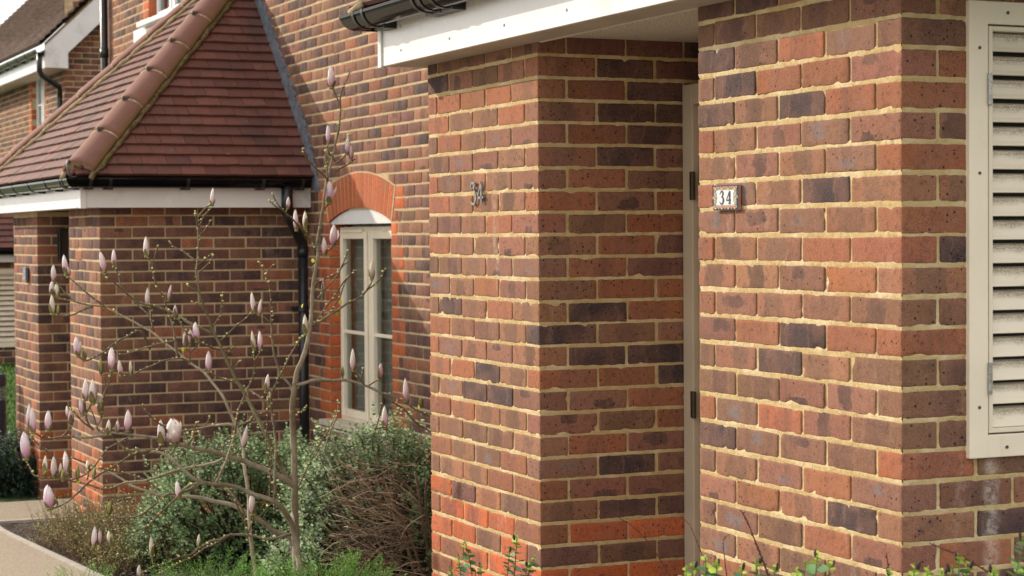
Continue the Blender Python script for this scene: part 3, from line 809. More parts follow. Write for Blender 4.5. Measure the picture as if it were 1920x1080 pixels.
def tiled_roof(parent, x0, x1, y0, y1, z0, seed, pitch=45, iron=True):
    """lean-to hipped roof: eaves along x0 (left) and y0/y1, rising to the wall at x1"""
    r = np.random.default_rng(seed); tp = math.tan(math.radians(pitch)); cs = math.cos(math.radians(pitch)); sn = math.sin(math.radians(pitch))
    g = .100; W_ = .165
    def slope(name, axis, label=None):
        mb = MB()
        run = x1-x0 if axis == 'L' else min((x1-x0), 99)
        n = int(run/cs/g)+1
        for k in range(n):
            d = k*g*cs                               # plan distance from the eave
            if axis == 'L': a, b = y0+d, y1-d
            else: a, b = x0+d, x1
            if b-a < .04: break
            off = (k % 2)*W_/2; j0 = int(math.floor((a-off)/W_))-1; j1 = int((b-off)/W_)+2
            for j in range(j0, j1):
                p, q = max(a, off+j*W_+.0015), min(b, off+(j+1)*W_-.0015)
                if q-p < .012: continue
                tint = r.random(); c = np.array((.140, .053, .040))*(1+r.normal(0, .12)); c = c*np.array([1, 1+.12*(tint-.5), 1+.2*(tint-.5)])
                if r.random() < .08: c = c*np.array((.85, .88, .95))
                th = .018; Lt = .15; lift = r.normal(0, .0012); sk = r.normal(0, .0016); tl = .027
                V = []
                # local: u along eave, s up slope, h normal to the slope
                for (u, s_, h_) in ((p, -.008+sk, tl+th+lift), (q, -.008-sk, tl+th+lift), (q, Lt, th*.9), (p, Lt, th*.9), (p, -.008+sk, tl+lift), (q, -.008-sk, tl+lift), (q, Lt, 0), (p, Lt, 0)):
                    pd = d+s_*cs-h_*sn; zz = z0+(k*g+s_)*sn+h_*cs
                    V.append([x0+pd, u, zz] if axis == 'L' else ([u, y0+pd, zz] if axis == 'N' else [u, y1-pd, zz]))
                mb.add(V, [[0, 1, 2, 3], [4, 7, 6, 5], [0, 4, 5, 1], [1, 5, 6, 2], [2, 6, 7, 3], [3, 7, 4, 0]], bc=np.clip(c, 0, 1))
        # solid deck below
        D_ = x1-x0
        if axis == 'L': V = [[x0, y0, z0-.01], [x0, y1, z0-.01], [x1, y1-D_, z0+D_*tp-.01], [x1, y0+D_, z0+D_*tp-.01]]
        elif axis == 'N': V = [[x0, y0, z0-.01], [x1, y0, z0-.01], [x1, y0+D_, z0+D_*tp-.01], [x1, y0+D_, z0+D_*tp-.01]]
        else: V = [[x0, y1, z0-.01], [x1, y1, z0-.01], [x1, y1-D_, z0+D_*tp-.01], [x1, y1-D_, z0+D_*tp-.01]]
        mb.add(V, [[0, 1, 2, 3]] if axis == 'L' else None, [[0, 1, 2]] if axis != 'L' else None, bc=(.05, .03, .025))
        o = link(mb.build('roof_slope', TILE, parent), parent)
        if label: o['label'] = label
        return o
    slope('roof_slope', 'L'); slope('roof_slope', 'N'); slope('roof_slope', 'F')
    for sgn, yy in ((1, y0), (-1, y1)):              # hip tiles
        A_ = np.array([x0, yy, z0+.012]); dd = np.array([1., sgn, tp]); Lh = np.linalg.norm(dd); dd /= Lh
        tot = (x1-x0)*Lh/1.0; side = np.cross(dd, [0, 0, 1.]); side /= np.linalg.norm(side); nn_ = np.cross(side, dd)
        if nn_[2] < 0: nn_ = -nn_
        s_ = .05; kk = 0
        while s_ < tot-.05:
            e_ = min(s_+.385, tot-.01); mb = MB(); R0, R1 = .122, .112; V = []; Qs = []; bq = []; na = 14; nl = 6
            for inner in (0, 1):
                for a in range(nl+1):
                    f = a/nl; c = A_+dd*(s_+(e_-s_)*f); rr = (R0+(R1-R0)*f)-inner*.014
                    for b in range(na+1):
                        th = math.pi*(b/na)*.92+math.pi*.04; c2 = c+side*(rr*math.cos(th)*1.0)+nn_*(rr*math.sin(th)*.80-.012-.02*0)
                        V.append(c2); bq.append((abs(math.cos(th)) if (math.cos(th)*side[1] < 0) == (sgn > 0) else abs(math.cos(th))*.55, f, 0))
            m1 = (nl+1)*(na+1)
            for inner in (0, 1):
                for a in range(nl):
                    for b in range(na): i0 = inner*m1+a*(na+1)+b; Qs.append([i0, i0+1, i0+na+2, i0+na+1])
            for b in range(na): Qs.append([b, m1+b, m1+b+1, b+1])
            for a in range(nl): Qs.append([a*(na+1), (a+1)*(na+1), m1+(a+1)*(na+1), m1+a*(na+1)]); Qs.append([a*(na+1)+na, m1+a*(na+1)+na, m1+(a+1)*(na+1)+na, (a+1)*(na+1)+na])
            mb.add(V, Qs, bq=np.array(bq)); ho = link(mb.build('hip_tile', HIP, parent, smooth=True), parent)
            # mortar fill at the joint, like the pale ring
            jb = MB(); c = A_+dd*(e_-.004); P = [c+side*(.104*math.cos(th))+nn_*(.083*math.sin(th)-.010) for th in np.linspace(.15, math.pi-.15, 14)]
            tube(jb, P, .010, 6); jb.build('joint_mortar', HIPMORT, ho)
            if sgn > 0:                              # clip wire nail at the crown
                cb = MB(); c2 = c+nn_*.082; cb.box(c2+nn_*.006, (.045, .03, .022), bev=.004); tube(cb, [c2+side*.0, c2-dd*.03+nn_*.006], .004, 5); cb.build('hip_clip', SCREW, ho)
            s_ = e_+.004; kk += 1
        # bedding mortar under both edges
        for sd in (1, -1):
            mb = MB(); nP = 60; V = []; rb = np.random.default_rng(seed+sd+5); P = []; R2 = []
            for k in range(nP+1):
                c = A_+dd*(tot*k/nP); P.append(c+side*(sd*(.112+rb.normal(0, .003)))+nn_*(-.022+rb.normal(0, .003))); R2.append((.017 if sd > 0 and sgn > 0 or sgn > 0 else .015)+rb.random()*.006)
            tube(mb, P, np.array(R2), 7); 
            mossy = (sd*side[1] < 0) == (sgn > 0)
            link(mb.build('hip_bedding', MOSSM if mossy else HIPMORT, parent, smooth=True), parent)
            if mossy:
                mb = MB(); rm = np.random.default_rng(9)
                for k in range(460):
                    c = A_+dd*(tot*rm.random()); c = c+side*(sd*(.116+rm.normal(0, .006)))+nn_*(-.010+rm.normal(0, .008)); q = rm.uniform(.002, .0055)
                    tv, tq = RBOX((4, 4, 4)); v = rbox_shape(tv, (q*2.4, q*2.4, q*1.6), q*.75); mb.add(v+c, tq)
                link(mb.build('moss_strip', MOSS, parent, smooth=True), parent)['kind'] = 'stuff'
        # mortar plug and iron at the foot
        mb = MB(); c = A_+dd*.07; V = [c+side*(.100*math.cos(th))+nn_*(.078*math.sin(th)-.012) for th in np.linspace(0, math.pi, 13)]+[c-nn_*.045]
        V2 = [v+dd*.05 for v in V]; n0 = len(V)
        mb.add(V+V2, None, [[i, (i+1) % n0, n0-1] for i in range(n0-1)])
        link(mb.build('hip_end_mortar', HIPMORT, parent), parent)
        if not iron: continue
        mb = MB(); tip = A_-dd*.05+nn_*.02
        P = [A_+dd*.10-nn_*.02, A_+dd*.0-nn_*.01, tip, tip+nn_*.07, tip+nn_*.10+dd*.02, tip+nn_*.105+dd*.045, tip+nn_*.085+dd*.05]
        tube(mb, P, .0085, 8); link(mb.build('hip_iron', ZINC, parent, smooth=True), parent)

tiled_roof(house, GX+.01, D1, 3.42, FY1+.09, GZ+.012, 2, iron=False)
# leave the louvred cupboard, door and numbers to the object section

# ------------------------------------------------------------------ cupboards, doors
def louvre(parent, X0, X1, Y, z0, z1, detail=True, label=None):
    fw = .056
    mb = MB()
    for a, b in ((X0, X0+fw), (X1-fw, X1)): mb.box(((a+b)/2, Y+.016, (z0+z1)/2), (b-a, .048, z1-z0), bev=.002)
    for a, b in ((z0, z0+fw), (z1-fw, z1)): mb.box(((X0+X1)/2, Y+.0163, (a+b)/2), (X1-X0-2*fw+.001, .047, b-a), bev=.002)
    f = link(mb.build('cupboard_frame', CREAM, parent), parent)
    if label: f['label'] = label
    a0, a1, c0, c1 = X0+fw+.004, X1-fw-.004, z0+fw+.004, z1-fw-.004
    mb = MB(); mb.box((a0+.006, Y+.012, (c0+c1)/2), (.012, .036, c1-c0), bev=.002); mb.box((a1-.006, Y+.012, (c0+c1)/2), (.012, .036, c1-c0), bev=.002)
    mb.box(((a0+a1)/2, Y+.0125, c1-.006), (a1-a0-.02, .034, .012), bev=.002); mb.box(((a0+a1)/2, Y+.0125, c0+.006), (a1-a0-.02, .034, .012), bev=.002)
    pit = .0595; n = int(round((c1-c0-.012)/pit)); pit = (c1-c0-.016)/n; Xs = np.linspace(a0+.011, a1-.011, 24)
    for k in range(n):
        zt_ = c1-.012-k*pit
        prof = [(.034, 0.), (.020, -.004), (.016, -.010), (.012, -.014), (.0115, -.020), (.006, -.038), (.001, -.0455), (.000, -.049), (.002, -.0505), (.014, -.0505), (.034, -.046)]
        tt = [0, 1., 1., .95, .85, .4, .15, 0, 0, 0, 0]
        V = [[x, Y+d, zt_+h*pit/.0595] for x in Xs for d, h in prof]; m_ = len(prof); Q = []
        for i in range(len(Xs)-1):
            for j in range(m_-1): Q.append([i*m_+j, i*m_+j+1, (i+1)*m_+j+1, (i+1)*m_+j])
        mb.add(V, Q, bq=np.array([[0, t, 0] for x in Xs for t in tt]))
    d = mb.build('louvred_door', LOUV, f)
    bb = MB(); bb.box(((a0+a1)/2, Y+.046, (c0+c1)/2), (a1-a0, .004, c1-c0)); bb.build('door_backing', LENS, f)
    if detail:
        for zz in (z1-.215, z0+.195):
            mb = MB(); xc = X0+fw+.001
            for q in range(5): lathe(mb, (xc, Y-.012, zz-.038+q*.0155), (0, 0, 1), [(0, .001), (0, .0048), (.0147, .0048), (.0147, .001)], 12)
            mb.box((xc+.004, Y-.009, zz), (.012, .003, .078))
            mb.build('hinge', STEEL, f)
        for (x, z) in ((X0+.030, z1-.115), (X0+.030, z1-.42), (X0+.029, z0+.125), (X0+.115, z1-.027), (X0+.112, z0+.024), (X0+.4, z0+.024), (X0+.4, z1-.027), (X1-.03, z1-.115), (X1-.03, z0+.125)):
            mb = MB(); lathe(mb, (x, Y-.0085, z), (0, -1, 0), [(-.001, .0042), (.0012, .0042), (.0014, .0028), (.0004, .0018), (.0004, .0001)], 12); mb.build('fixing_screw', SCREW, f)
    return f
louvre(house, 3.013, 3.76, YR-.006, .995, 2.113)

DX = 3.372                                # front door, set back in the porch
mb = MB()
ya, yb, zt_ = YR+PL, YL, 2.062
mb.box((DX+.035, yb-.037, zt_/2), (.07, .07, zt_), bev=.004); mb.box((DX+.035, ya+.037, zt_/2), (.07, .07, zt_), bev=.004)
mb.box((DX+.034, (ya+yb)/2, zt_-.035), (.068, yb-ya-.148, .07), bev=.004)
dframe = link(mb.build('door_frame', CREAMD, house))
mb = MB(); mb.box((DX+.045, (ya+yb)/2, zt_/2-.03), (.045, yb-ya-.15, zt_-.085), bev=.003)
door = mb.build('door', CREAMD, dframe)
for zc_, hh in ((1.45, .75), (.55, .6)):
    mb = MB(); 
    for s_ in (-1, 1): mb.box((DX+.020, (ya+yb)/2+s_*.21, zc_), (.012, .30, hh), bev=.005)
    mb.build('door_panel', CREAMD, door)
mb = MB(); tube(mb, [(DX-.03, ya+.20, 1.0), (DX-.03, ya+.32, 1.0)], .009, 8); tube(mb, [(DX+.02, ya+.20, 1.0), (DX-.03, ya+.20, 1.0)], .008, 8); mb.box((DX+.018, ya+.2, 1.0), (.008, .04, .16), bev=.003)
mb.build('door_handle', STEEL, door)
yh = at(1297, 350, 0, DX)[1]
for pa, pb in ((322, 375), (733, 783)):
    z_a, z_b = at(1296, pb, 0, DX)[2], at(1296, pa, 0, DX)[2]
    mb = MB(); mb.box((DX-.001, yh-.006, (z_a+z_b)/2), (.008, .03, z_b-z_a), bev=.002); lathe(mb, (DX-.007, yh-.020, z_a), (0, 0, 1), [(0, .001), (0, .006), (z_b-z_a, .006), (z_b-z_a, .001)], 10)
    mb.build('hinge', mat_plain('aged_brass', (.06, .045, .03), .45, .2, 50, metal=.6) if pa == 322 else bpy.data.materials['aged_brass'], dframe)

# ------------------------------------------------------------------ numbers
def ribbon(mb, pts, wid, O, ux, uz, un, d0, d1, m=0, bc=(.5, .5, .5)):
    """flat stroke with varying width, extruded along un from d0 to d1; pts in metres (x right, y up)"""
    P = np.asarray(pts, float)
    if len(P) > 2:                        # smooth with Catmull-Rom
        Q_ = []; Wd = []; n = len(P); wv = np.broadcast_to(np.asarray(wid, float), (n,))
        for i in range(n-1):
            a, b, c, d = P[max(i-1, 0)], P[i], P[i+1], P[min(i+2, n-1)]
            for t in np.linspace(0, 1, 6, endpoint=False):
                Q_.append(.5*((2*b)+(-a+c)*t+(2*a-5*b+4*c-d)*t*t+(-a+3*b-3*c+d)*t**3)); Wd.append(wv[i]*(1-t)+wv[i+1]*t)
        Q_.append(P[-1]); Wd.append(wv[-1]); P = np.array(Q_); Wd = np.array(Wd)
    else: Wd = np.broadcast_to(np.asarray(wid, float), (len(P),))
    T = np.gradient(P, axis=0); T /= np.maximum(np.linalg.norm(T, axis=1, keepdims=True), 1e-9); N = np.stack([-T[:, 1], T[:, 0]], 1)
    L, R_ = P+N*Wd[:, None]/2, P-N*Wd[:, None]/2; V = []
    for l, r in zip(L, R_):
        for q in (l, r):
            for d in (d0, d1): V.append(O+ux*q[0]+uz*q[1]+un*d)
    F_ = []
    for i in range(len(P)-1):
        b = 4*i; F_ += [[b+1, b+3, b+7, b+5], [b, b+4, b+6, b+2], [b, b+1, b+5, b+4], [b+2, b+6, b+7, b+3]]
    e = 4*(len(P)-1); F_ += [[0, 2, 3, 1], [e, e+1, e+3, e+2]]
    mb.add(V, F_, m=m, bc=bc)
UXA, UZ, UN = -YV, np.array([0, 0, 1.]), -XV          # on faces looking to -X: right is -Y
c3 = at(891.5, 363, 0, A1); c4 = at(905, 361, 0, A1)
num = empty('house_number', (A1-.01, (c3[1]+c4[1])/2, c3[2]), 'small grey metal digits 34 on the brick pier beside the shrubs', 'house number')
h_ = .077
mb = MB(); s_ = h_/2
for pts, wd in (([(-.021, s_*.97), (.021, s_*.97)], .0085), ([(.020, s_*.97), (-.002, .010)], .0085),
                ([(-.004, .012), (.010, .010), (.022, -.004), (.022, -.022), (.010, -.036), (-.006, -.037), (-.019, -.029)], .0085), ([(-.020, s_), (-.021, s_*.60)], .006)):
    ribbon(mb, pts, wd, c3, UXA, UZ, UN, .006, .0105)
mb.box(c3+UN*.004+UZ*.012, (.009, .005, .005)); par(mb.build('digit', STEEL if False else ZINC), num)
mb = MB()
for pts, wd in (([(.010, s_), (.010, -s_*.97)], .0088), ([(.009, s_*.98), (-.024, -.018)], .0075), ([(-.027, -.018), (.027, -.018)], .0085)):
    ribbon(mb, pts, wd, c4, UXA, UZ, UN, .006, .0105+.0004*len(pts))
mb.box(c4+UN*.004+UZ*-.02, (.009, .005, .005)); o = par(mb.build('digit', ZINC), num)
o.rotation_euler = (0, 0, 0)

# ceramic tile with the painted border and 34
tc = (at(1336.5, 371, 0, A1-.012)+at(1385.5, 370, 0, A1-.012))/2
tw, th_ = .136, .071
tile = empty('number_tile', tuple(tc+np.array([.012, 0, 0])), 'glazed ceramic tile with dark blue 34 and flowered border on the nearest pier', 'house number')
GL = lambda n, c: mat_plain(n, c, .35, .05, 60, coat=.1)
mb = MB(); mb.box(tc+np.array([.005, 0, 0]), (.009, tw, th_), bev=.0015); par(mb.build('tile_body', mat_plain('terracotta_biscuit', (.42, .20, .14), .85, .1, 80)), tile)
O_ = tc.copy()
def plate(mb, x0, x1, y0, y1, d, m=0, dz=.0004):
    V = [O_+UXA*x+UZ*y+UN*q for q in (d-dz, d) for x, y in ((x0, y0), (x1, y0), (x1, y1), (x0, y1))]
    mb.add(V, [[4, 5, 6, 7], [0, 3, 2, 1], [0, 1, 5, 4], [1, 2, 6, 5], [2, 3, 7, 6], [3, 0, 4, 7]], m=m)
pm = [GL('cobalt_glaze', (.012, .010, .045)), GL('cream_glaze', (.30, .31, .25)), GL('red_glaze', (.55, .07, .025)), GL('green_glaze', (.09, .27, .20)), GL('white_glaze', (.66, .66, .67)), GL('yellow_glaze', (.62, .42, .10)), GL('blue_glaze', (.20, .42, .52))]
mb = MB(); W2, H2 = tw/2, th_/2; e = .0066
plate(mb, -W2+.0006, W2-.0006, -H2+.0006, H2-.0006, .0006, 0)
plate(mb, -W2+e, W2-e, -H2+e*.9, H2-e*.9, .0012, 1, .0007)
bx, by = .0245, .0165
plate(mb, -W2+bx, W2-bx, -H2+by-.001, H2-by+.001, .0017, 4, .0006)
plate(mb, -W2+bx-.004, -W2+bx+.006, H2-by-.005, H2-by+.001, .00175, 4); plate(mb, W2-bx-.006, W2-bx+.004, H2-by-.005, H2-by+.001, .00175, 4)
plate(mb, -W2+bx-.004, -W2+bx+.006, -H2+by-.001, -H2+by+.005, .00175, 4); plate(mb, W2-bx-.006, W2-bx+.004, -H2+by-.001, -H2+by+.005, .00175, 4)
def dot(x, y, r, m, d=.0021, sy=.62):
    r *= 1.25
    k = 9; V = [O_+UXA*(x+r*math.cos(a))+UZ*(y+r*sy*math.sin(a))+UN*d for a in np.arange(k)*2*math.pi/k]+[O_+UXA*x+UZ*y+UN*(d+.0002)]
    mb.add(V, None, [[i, (i+1) % k, k] for i in range(k)], m=m)
rt = random.Random(4)
spots = [(-.052+i*.0347, s*(H2-.0088)) for i in range(4) for s in (1, -1)]+[(s*(W2-.0115), 0) for s in (1, -1)]
for x, y in spots:
    dot(x-.003, y, .0045, 2); dot(x+.003, y+.0006, .0042, 2, .0022); dot(x, y-.0028, .0035, 5, .0024); dot(x, y+.001, .0015, 0, .0026)
    for sx in (-1, 1): dot(x+sx*.0085, y, .0042, 3, .0019); dot(x+sx*.0085, y+.003, .002, 6, .0021)
for i in range(3):
    for s in (1, -1): dot(-.0347+i*.0347, s*(H2-.0085), .0032, 2, .0022); dot(-.0347+i*.0347, s*(H2-.0060), .002, 5, .0024)
for s in (-1, 1):
    for y in (-.019, -.010, .010, .019): dot(s*(W2-.0115), y, .004, 3 if abs(y) > .015 else 6, .0021); dot(s*(W2-.009), y+.003, .002, 2, .0023)
par(mb.build('tile_glaze', pm), tile)
mb = MB()
f3 = lambda P: [(x*1.15-.0185, y) for x, y in P]; f4 = lambda P: [(x*1.15+.0195, y) for x, y in P]
ribbon(mb, f3([(-.0085, .0105), (-.004, .0165), (.002, .0168), (.0060, .0120), (.0045, .0055), (-.001, .0020)]), [.0035, .0035, .0055, .0095, .0065, .0030], O_, UXA, UZ, UN, .0018, .0023)
ribbon(mb, f3([(-.002, .0022), (.0055, -.0005), (.0078, -.0080), (.004, -.0155), (-.003, -.0172), (-.0090, -.0130)]), [.0030, .0065, .0105, .0065, .0038, .0034], O_, UXA, UZ, UN, .0018, .00235)
ribbon(mb, f3([(-.0095, .0110), (-.0078, .0095)]), .0035, O_, UXA, UZ, UN, .0018, .0025); ribbon(mb, f3([(-.0098, -.0125), (-.0080, -.0108)]), .0035, O_, UXA, UZ, UN, .0018, .0025)
ribbon(mb, f4([(.0045, .0175), (.0045, -.0165)]), .0090, O_, UXA, UZ, UN, .0018, .0023); ribbon(mb, f4([(.0035, .0172), (-.0105, -.0070)]), .0038, O_, UXA, UZ, UN, .0018, .00235)
ribbon(mb, f4([(-.0115, -.0075), (.0105, -.0075)]), .0040, O_, UXA, UZ, UN, .0018, .0024); ribbon(mb, f4([(-.0015, -.0168), (.0102, -.0168)]), .0030, O_, UXA, UZ, UN, .0018, .0024)
par(mb.build('painted_digits', pm[0]), tile)

# ------------------------------------------------------------------ neighbouring house
H2_ = empty('brick_house', (E1, 13.279, 0), 'middle brick house whose porch has a hipped dark red tiled roof with mossy hip', 'house', 'brick houses of the terrace')
Y2, Y2L = 13.279, 15.429
z3 = CZ+.06966; z4 = CZ+.16646
P2PL = .065
mb = MB(); rng = np.random.default_rng(31)
T2 = 1.75
brick_wall(mb, WA(E1, Y2), PL, T2, -.6, z3, 'own', MIXW, rng, False, 0, None, P2PL)
brick_wall(mb, WB(E1, Y2), D1-E1, T2, -.6, z3, 'skip', MIX2, rng, False, 0, None, P2PL-.15)
mortar_face(mb, WA(E1, Y2), .003, PL, T2, -.6, z3, [], False); mortar_face(mb, WB(E1, Y2), .003, D1-E1, T2, -.6, z3, [], False)
core(mb, WA(E1, Y2), .012, PL-.004, T2, -.6, .215, []); core(mb, WB(E1, Y2), .012, D1-E1, T2, -.6, .215, [])
brick_wall(mb, WBb(E1+.1125, Y2+PL), D1-E1-.12, T2, -.6, z3, None, MIX2, rng, False); mortar_face(mb, WBb(E1+.01, Y2+PL), 0, D1-E1-.02, T2, -.6, z3, [], False)
o = link(mb.build('porch_pier', [MB_FAR, MORT_FAR], H2_, smooth=True), H2_)
o['label'] = 'wide brick pier and side wall of the hipped porch, behind the magnolia'
mb = MB()
brick_wall(mb, WA(E1, Y2L), PL, T2, -.6, z4, 'own', MIXW, rng, False, 1, None, P2PL+.06)
brick_wall(mb, WB(E1, Y2L), .6, T2, -.6, z4, 'skip', MIX2, rng, False, 1, None, P2PL+.06)
mortar_face(mb, WA(E1, Y2L), .003, PL, T2, -.6, z4, [], False); mortar_face(mb, WB(E1, Y2L), .003, .6, T2, -.6, z4, [], False)
core(mb, WA(E1, Y2L), .012, PL-.004, T2, -.6, .215, []); core(mb, WB(E1, Y2L), .012, D1-E1, T2, -.6, .215, [])
o = link(mb.build('porch_pier', [MB_FAR, MORT_FAR], H2_, smooth=True), H2_); o['label'] = 'narrower far brick pier of the hipped porch, with a red plinth'
mb = MB(); mb.box((3.62, (Y2+PL+Y2L)/2, .6), (.05, Y2L-Y2-PL, 2.4)); link(mb.build('door', BLACKM, H2_), H2_)
mb = MB(); mb.box(((E1+D1)/2, (Y2+PL+Y2L)/2, T2+.02), (D1-E1-.1, Y2L-Y2-PL, .02)); link(mb.build('porch_ceiling', PLASTER, H2_), H2_)
FX2 = E1-.152; F0, F1 = 13.128, 16.56
fascia(H2_, FX2, F0, F1, 1.748, 1.925, D1+.0, over=.14)
GX2 = FX2-.062; GZ2 = 1.932
br = [(GX2, y, 1, 0, .022, .08) for y in (13.18, 13.26, 13.75, 14.35, 14.95, 15.5, 16.1)]+[(x, F0-.062, 0, 1, .022, .06) for x in (2.85, 2.98, 3.5, 4.02, 4.3)]
gutter(H2_, [(D1-.03, F0-.062), (GX2, F0-.062), (GX2, F1+.062), (D1-.03, F1+.062)], GZ2, brackets=br)
tiled_roof(H2_, GX2+.012, D1, F0-.062, F1+.062, GZ2+.012, 12)
# stepped lead flashing up the wall
mb = MB(); y0r = F0-.062; V = []; Q = []
zz = CZ+.90882
while zz > 1.9: zz -= .075
steps = []
while zz < 5.0:
    roof_y = lambda z: y0r+(z-GZ2-.012)
    lo, hi = zz, zz+.075
    a = roof_y(lo); b = roof_y(hi)
    wd = .06+.15*min(1, (lo-1.9)/.35)
    for (yo_lo, yo_hi, yi_lo, yi_hi) in ((a-wd*1.30, a-wd*.60, a+.06, b+.06),):
        b_ = len(V); x = D1-.006
        V += [[x, yo_lo, lo], [x, yi_lo, lo], [x, yi_hi, hi], [x, yo_hi, hi]]+[[x+.006, yo_lo, lo], [x+.006, yi_lo, lo], [x+.006, yi_hi, hi], [x+.006, yo_hi, hi]]
        Q += [[b_, b_+1, b_+2, b_+3], [b_, b_+3, b_+7, b_+4], [b_, b_+4, b_+5, b_+1]]
    if roof_y(hi) > 14.6: break
    zz += .075
# soaker lying on the tiles
mb.add(V, Q); 
mb.add([[D1-.07, y0r+.01, GZ2+.045], [D1-.004, y0r+.01, GZ2+.045], [D1-.004, y0r+1.6, GZ2+1.635], [D1-.07, y0r+1.6, GZ2+1.635]], [[0, 1, 2, 3]])
link(mb.build('lead_flashing', LEAD, H2_), H2_)
# downpipe in the corner
px_ = at(569, 600, 1, Y2-.05)[0]; ox = at(538, 360, 1, F0-.06)[0]
mb = MB(); tube(mb, [(ox, F0-.062, GZ2-.04), (ox, F0-.062, GZ2-.23)], .040, 14); tube(mb, [(ox, F0-.062, GZ2-.17), (ox, F0-.062, GZ2-.23), (ox+.03, F0-.04, GZ2-.27), (px_-.03, Y2-.07, GZ2-.40), (px_, Y2-.05, GZ2-.44), (px_, Y2-.05, GZ2-.5)], .034, 14)
tube(mb, [(px_, Y2-.05, GZ2-.45), (px_, Y2-.05, -.45)], .034, 16); tube(mb, [(px_, Y2-.05, GZ2-.46), (px_, Y2-.05, GZ2-.52)], .040, 16)
dp = link(mb.build('downpipe', BLACKM, H2_, smooth=True), H2_)
for z_ in (1.05, -.1):
    mb = MB(); mb.box((px_, Y2-.015, z_), (.15, .03, .03), bev=.004); tube(mb, [(px_, Y2-.05, z_-.02), (px_, Y2-.05, z_+.02)], .041, 14); mb.build('pipe_clip', BLACKM, dp)

YE = 19.22
u0, u1 = at(342, 20, 0, D1)[1], at(279, 40, 0, D1)[1]; uz = at(283, 50, 0, D1)[2]+.03
UW = (u0, u1, uz, uz+1.15)
def up_holes(z0, z1):
    zc = (z0+z1)/2
    if uz-.05 < zc < uz+1.2:
        qw = quoin_w(zc); return [(UW[0]-qw, UW[1]+qw, -9, 9, 1)]
    return []
link(main_wall('front_wall', YH, YE, 5.4, -.6, [UW], up_holes, 41, H2_), H2_)
mb = MB(); mbq = MB(); z = zm
while z < 5.0: z += .075
while z > uz:
    if z < uz+1.25 and z-.07 > uz-.06:
        qw = quoin_w(z-.037)
        for a, b, m__ in ((UW[0]-qw, UW[0], mbq), (UW[1], UW[1]+qw, mb)): brick_box(m__, WM, a, b, 0, .1025, z-.07, z-.005, 'O', rq, False, rnd=.003)
        brick_box(mb, WM, UW[1], UW[1]+.1, .1065, .2, z-.07, z-.005, 'O', rq, False, rnd=.003)
    z -= .075
link(mb.build('window_quoins', [MB_FAR, MORT_FAR], H2_, smooth=True), H2_); link(mbq.build('window_quoins', [MB_FAR, MORT_FAR], H2_, smooth=True), H2_)
window('window', H2_, D1+.075, UW[0]+.003, UW[1]-.003, UW[2]+.02, UW[3]-.02, WHITE, vent=False)
mb = MB(); mb.box((D1+.0, (u0+u1)/2, uz-.01), (.20, u1-u0+.12, .045), bev=.006); link(mb.build('window_sill', WHITE, H2_), H2_)
mb = MB(); ya_ = at(260, 72, 0, D1)[1]; za_ = at(260, 82, 0, D1)[2]; zb_ = at(262, 62, 0, D1)[2]
mb.box((D1-.012, (ya_+u0)/2, (za_+zb_)/2), (.024, ya_-u0+.2, zb_-za_+.06), bev=.004); link(mb.build('white_panel', WHITE, H2_), H2_)
mb = MB(); mb.box((D1+1.2, 16.9, 4.1), (.02, 3, 2.4)); mb.box((D1+.7, 16.9, 5.2), (1, 3, .02)); mb.box((D1+.7, 16.9, 3.0), (1, 3, .02)); link(mb.build('room_lining', bpy.data.materials['dim_room_wall'], H2_), H2_)
dpx = at(200, 60, 1, YE-.02)[0]
mb = MB(); tube(mb, [(D1-.05, YE-.06, 5.3), (D1-.05, YE-.06, -.4)], .036, 14)
for z_ in (3.28, 5.0): tube(mb, [(D1-.05, YE-.06, z_), (D1-.05, YE-.06, z_+.09)], .042, 14)
dp = link(mb.build('downpipe', BLACKM, H2_, smooth=True), H2_); dp['label'] = 'tall black downpipe on the far corner of the house'
# gable end / top of the terrace, out of the picture
def big_roof(parent, x0, y0, y1, z0, depth, name='main_roof'):
    mb = MB(); h = depth*.75
    V = [[x0-.35, y0, z0], [x0+depth, y0, z0+h+.25], [x0+2*depth, y0, z0], [x0-.35, y1, z0], [x0+depth, y1, z0+h+.25], [x0+2*depth, y1, z0]]
    V2 = [[a, b, c+.12] for a, b, c in V]
    mb.add(V+V2, [[6, 9, 10, 7], [7, 10, 11, 8], [0, 1, 4, 3], [1, 2, 5, 4], [0, 3, 9, 6], [2, 8, 11, 5], [0, 6, 7, 1], [1, 7, 8, 2], [3, 4, 10, 9], [4, 5, 11, 10]], bc=(.20, .10, .075))
    link(mb.build(name, TILE, parent), parent)
mb = MB(); mb.box((D1+4.5, (YH+YE)/2, 2.4), (8.4, YE-YH-.01, 5.9), m=0); link(mb.build('side_walls', mat_plain('rear_brick', (.20, .10, .07), .95, .3, 30, bump=.004), H2_), H2_) if False else None
big_roof(H2_, D1, YH, YE+.2, 5.35, 4.2); big_roof(house, D1, 3.9, YH-.01, 5.35, 4.2)
mb = MB()
mb.box((D1+4.2, YE-.1, 2.4), (8.4, .2, 5.9)); link(mb.build('end_wall', mat_plain('rear_brick', (.20, .10, .07), .95, .3, 30, bump=.004), H2_), H2_)
mb = MB(); mb.box((D1+.15, 5.5, 3.95), (.3, 3.1, 2.8)); mb.box((D1+4.3, 4.05, 2.4), (8.0, .2, 5.9)); link(mb.build('upper_wall', bpy.data.materials['rear_brick'], house), house)

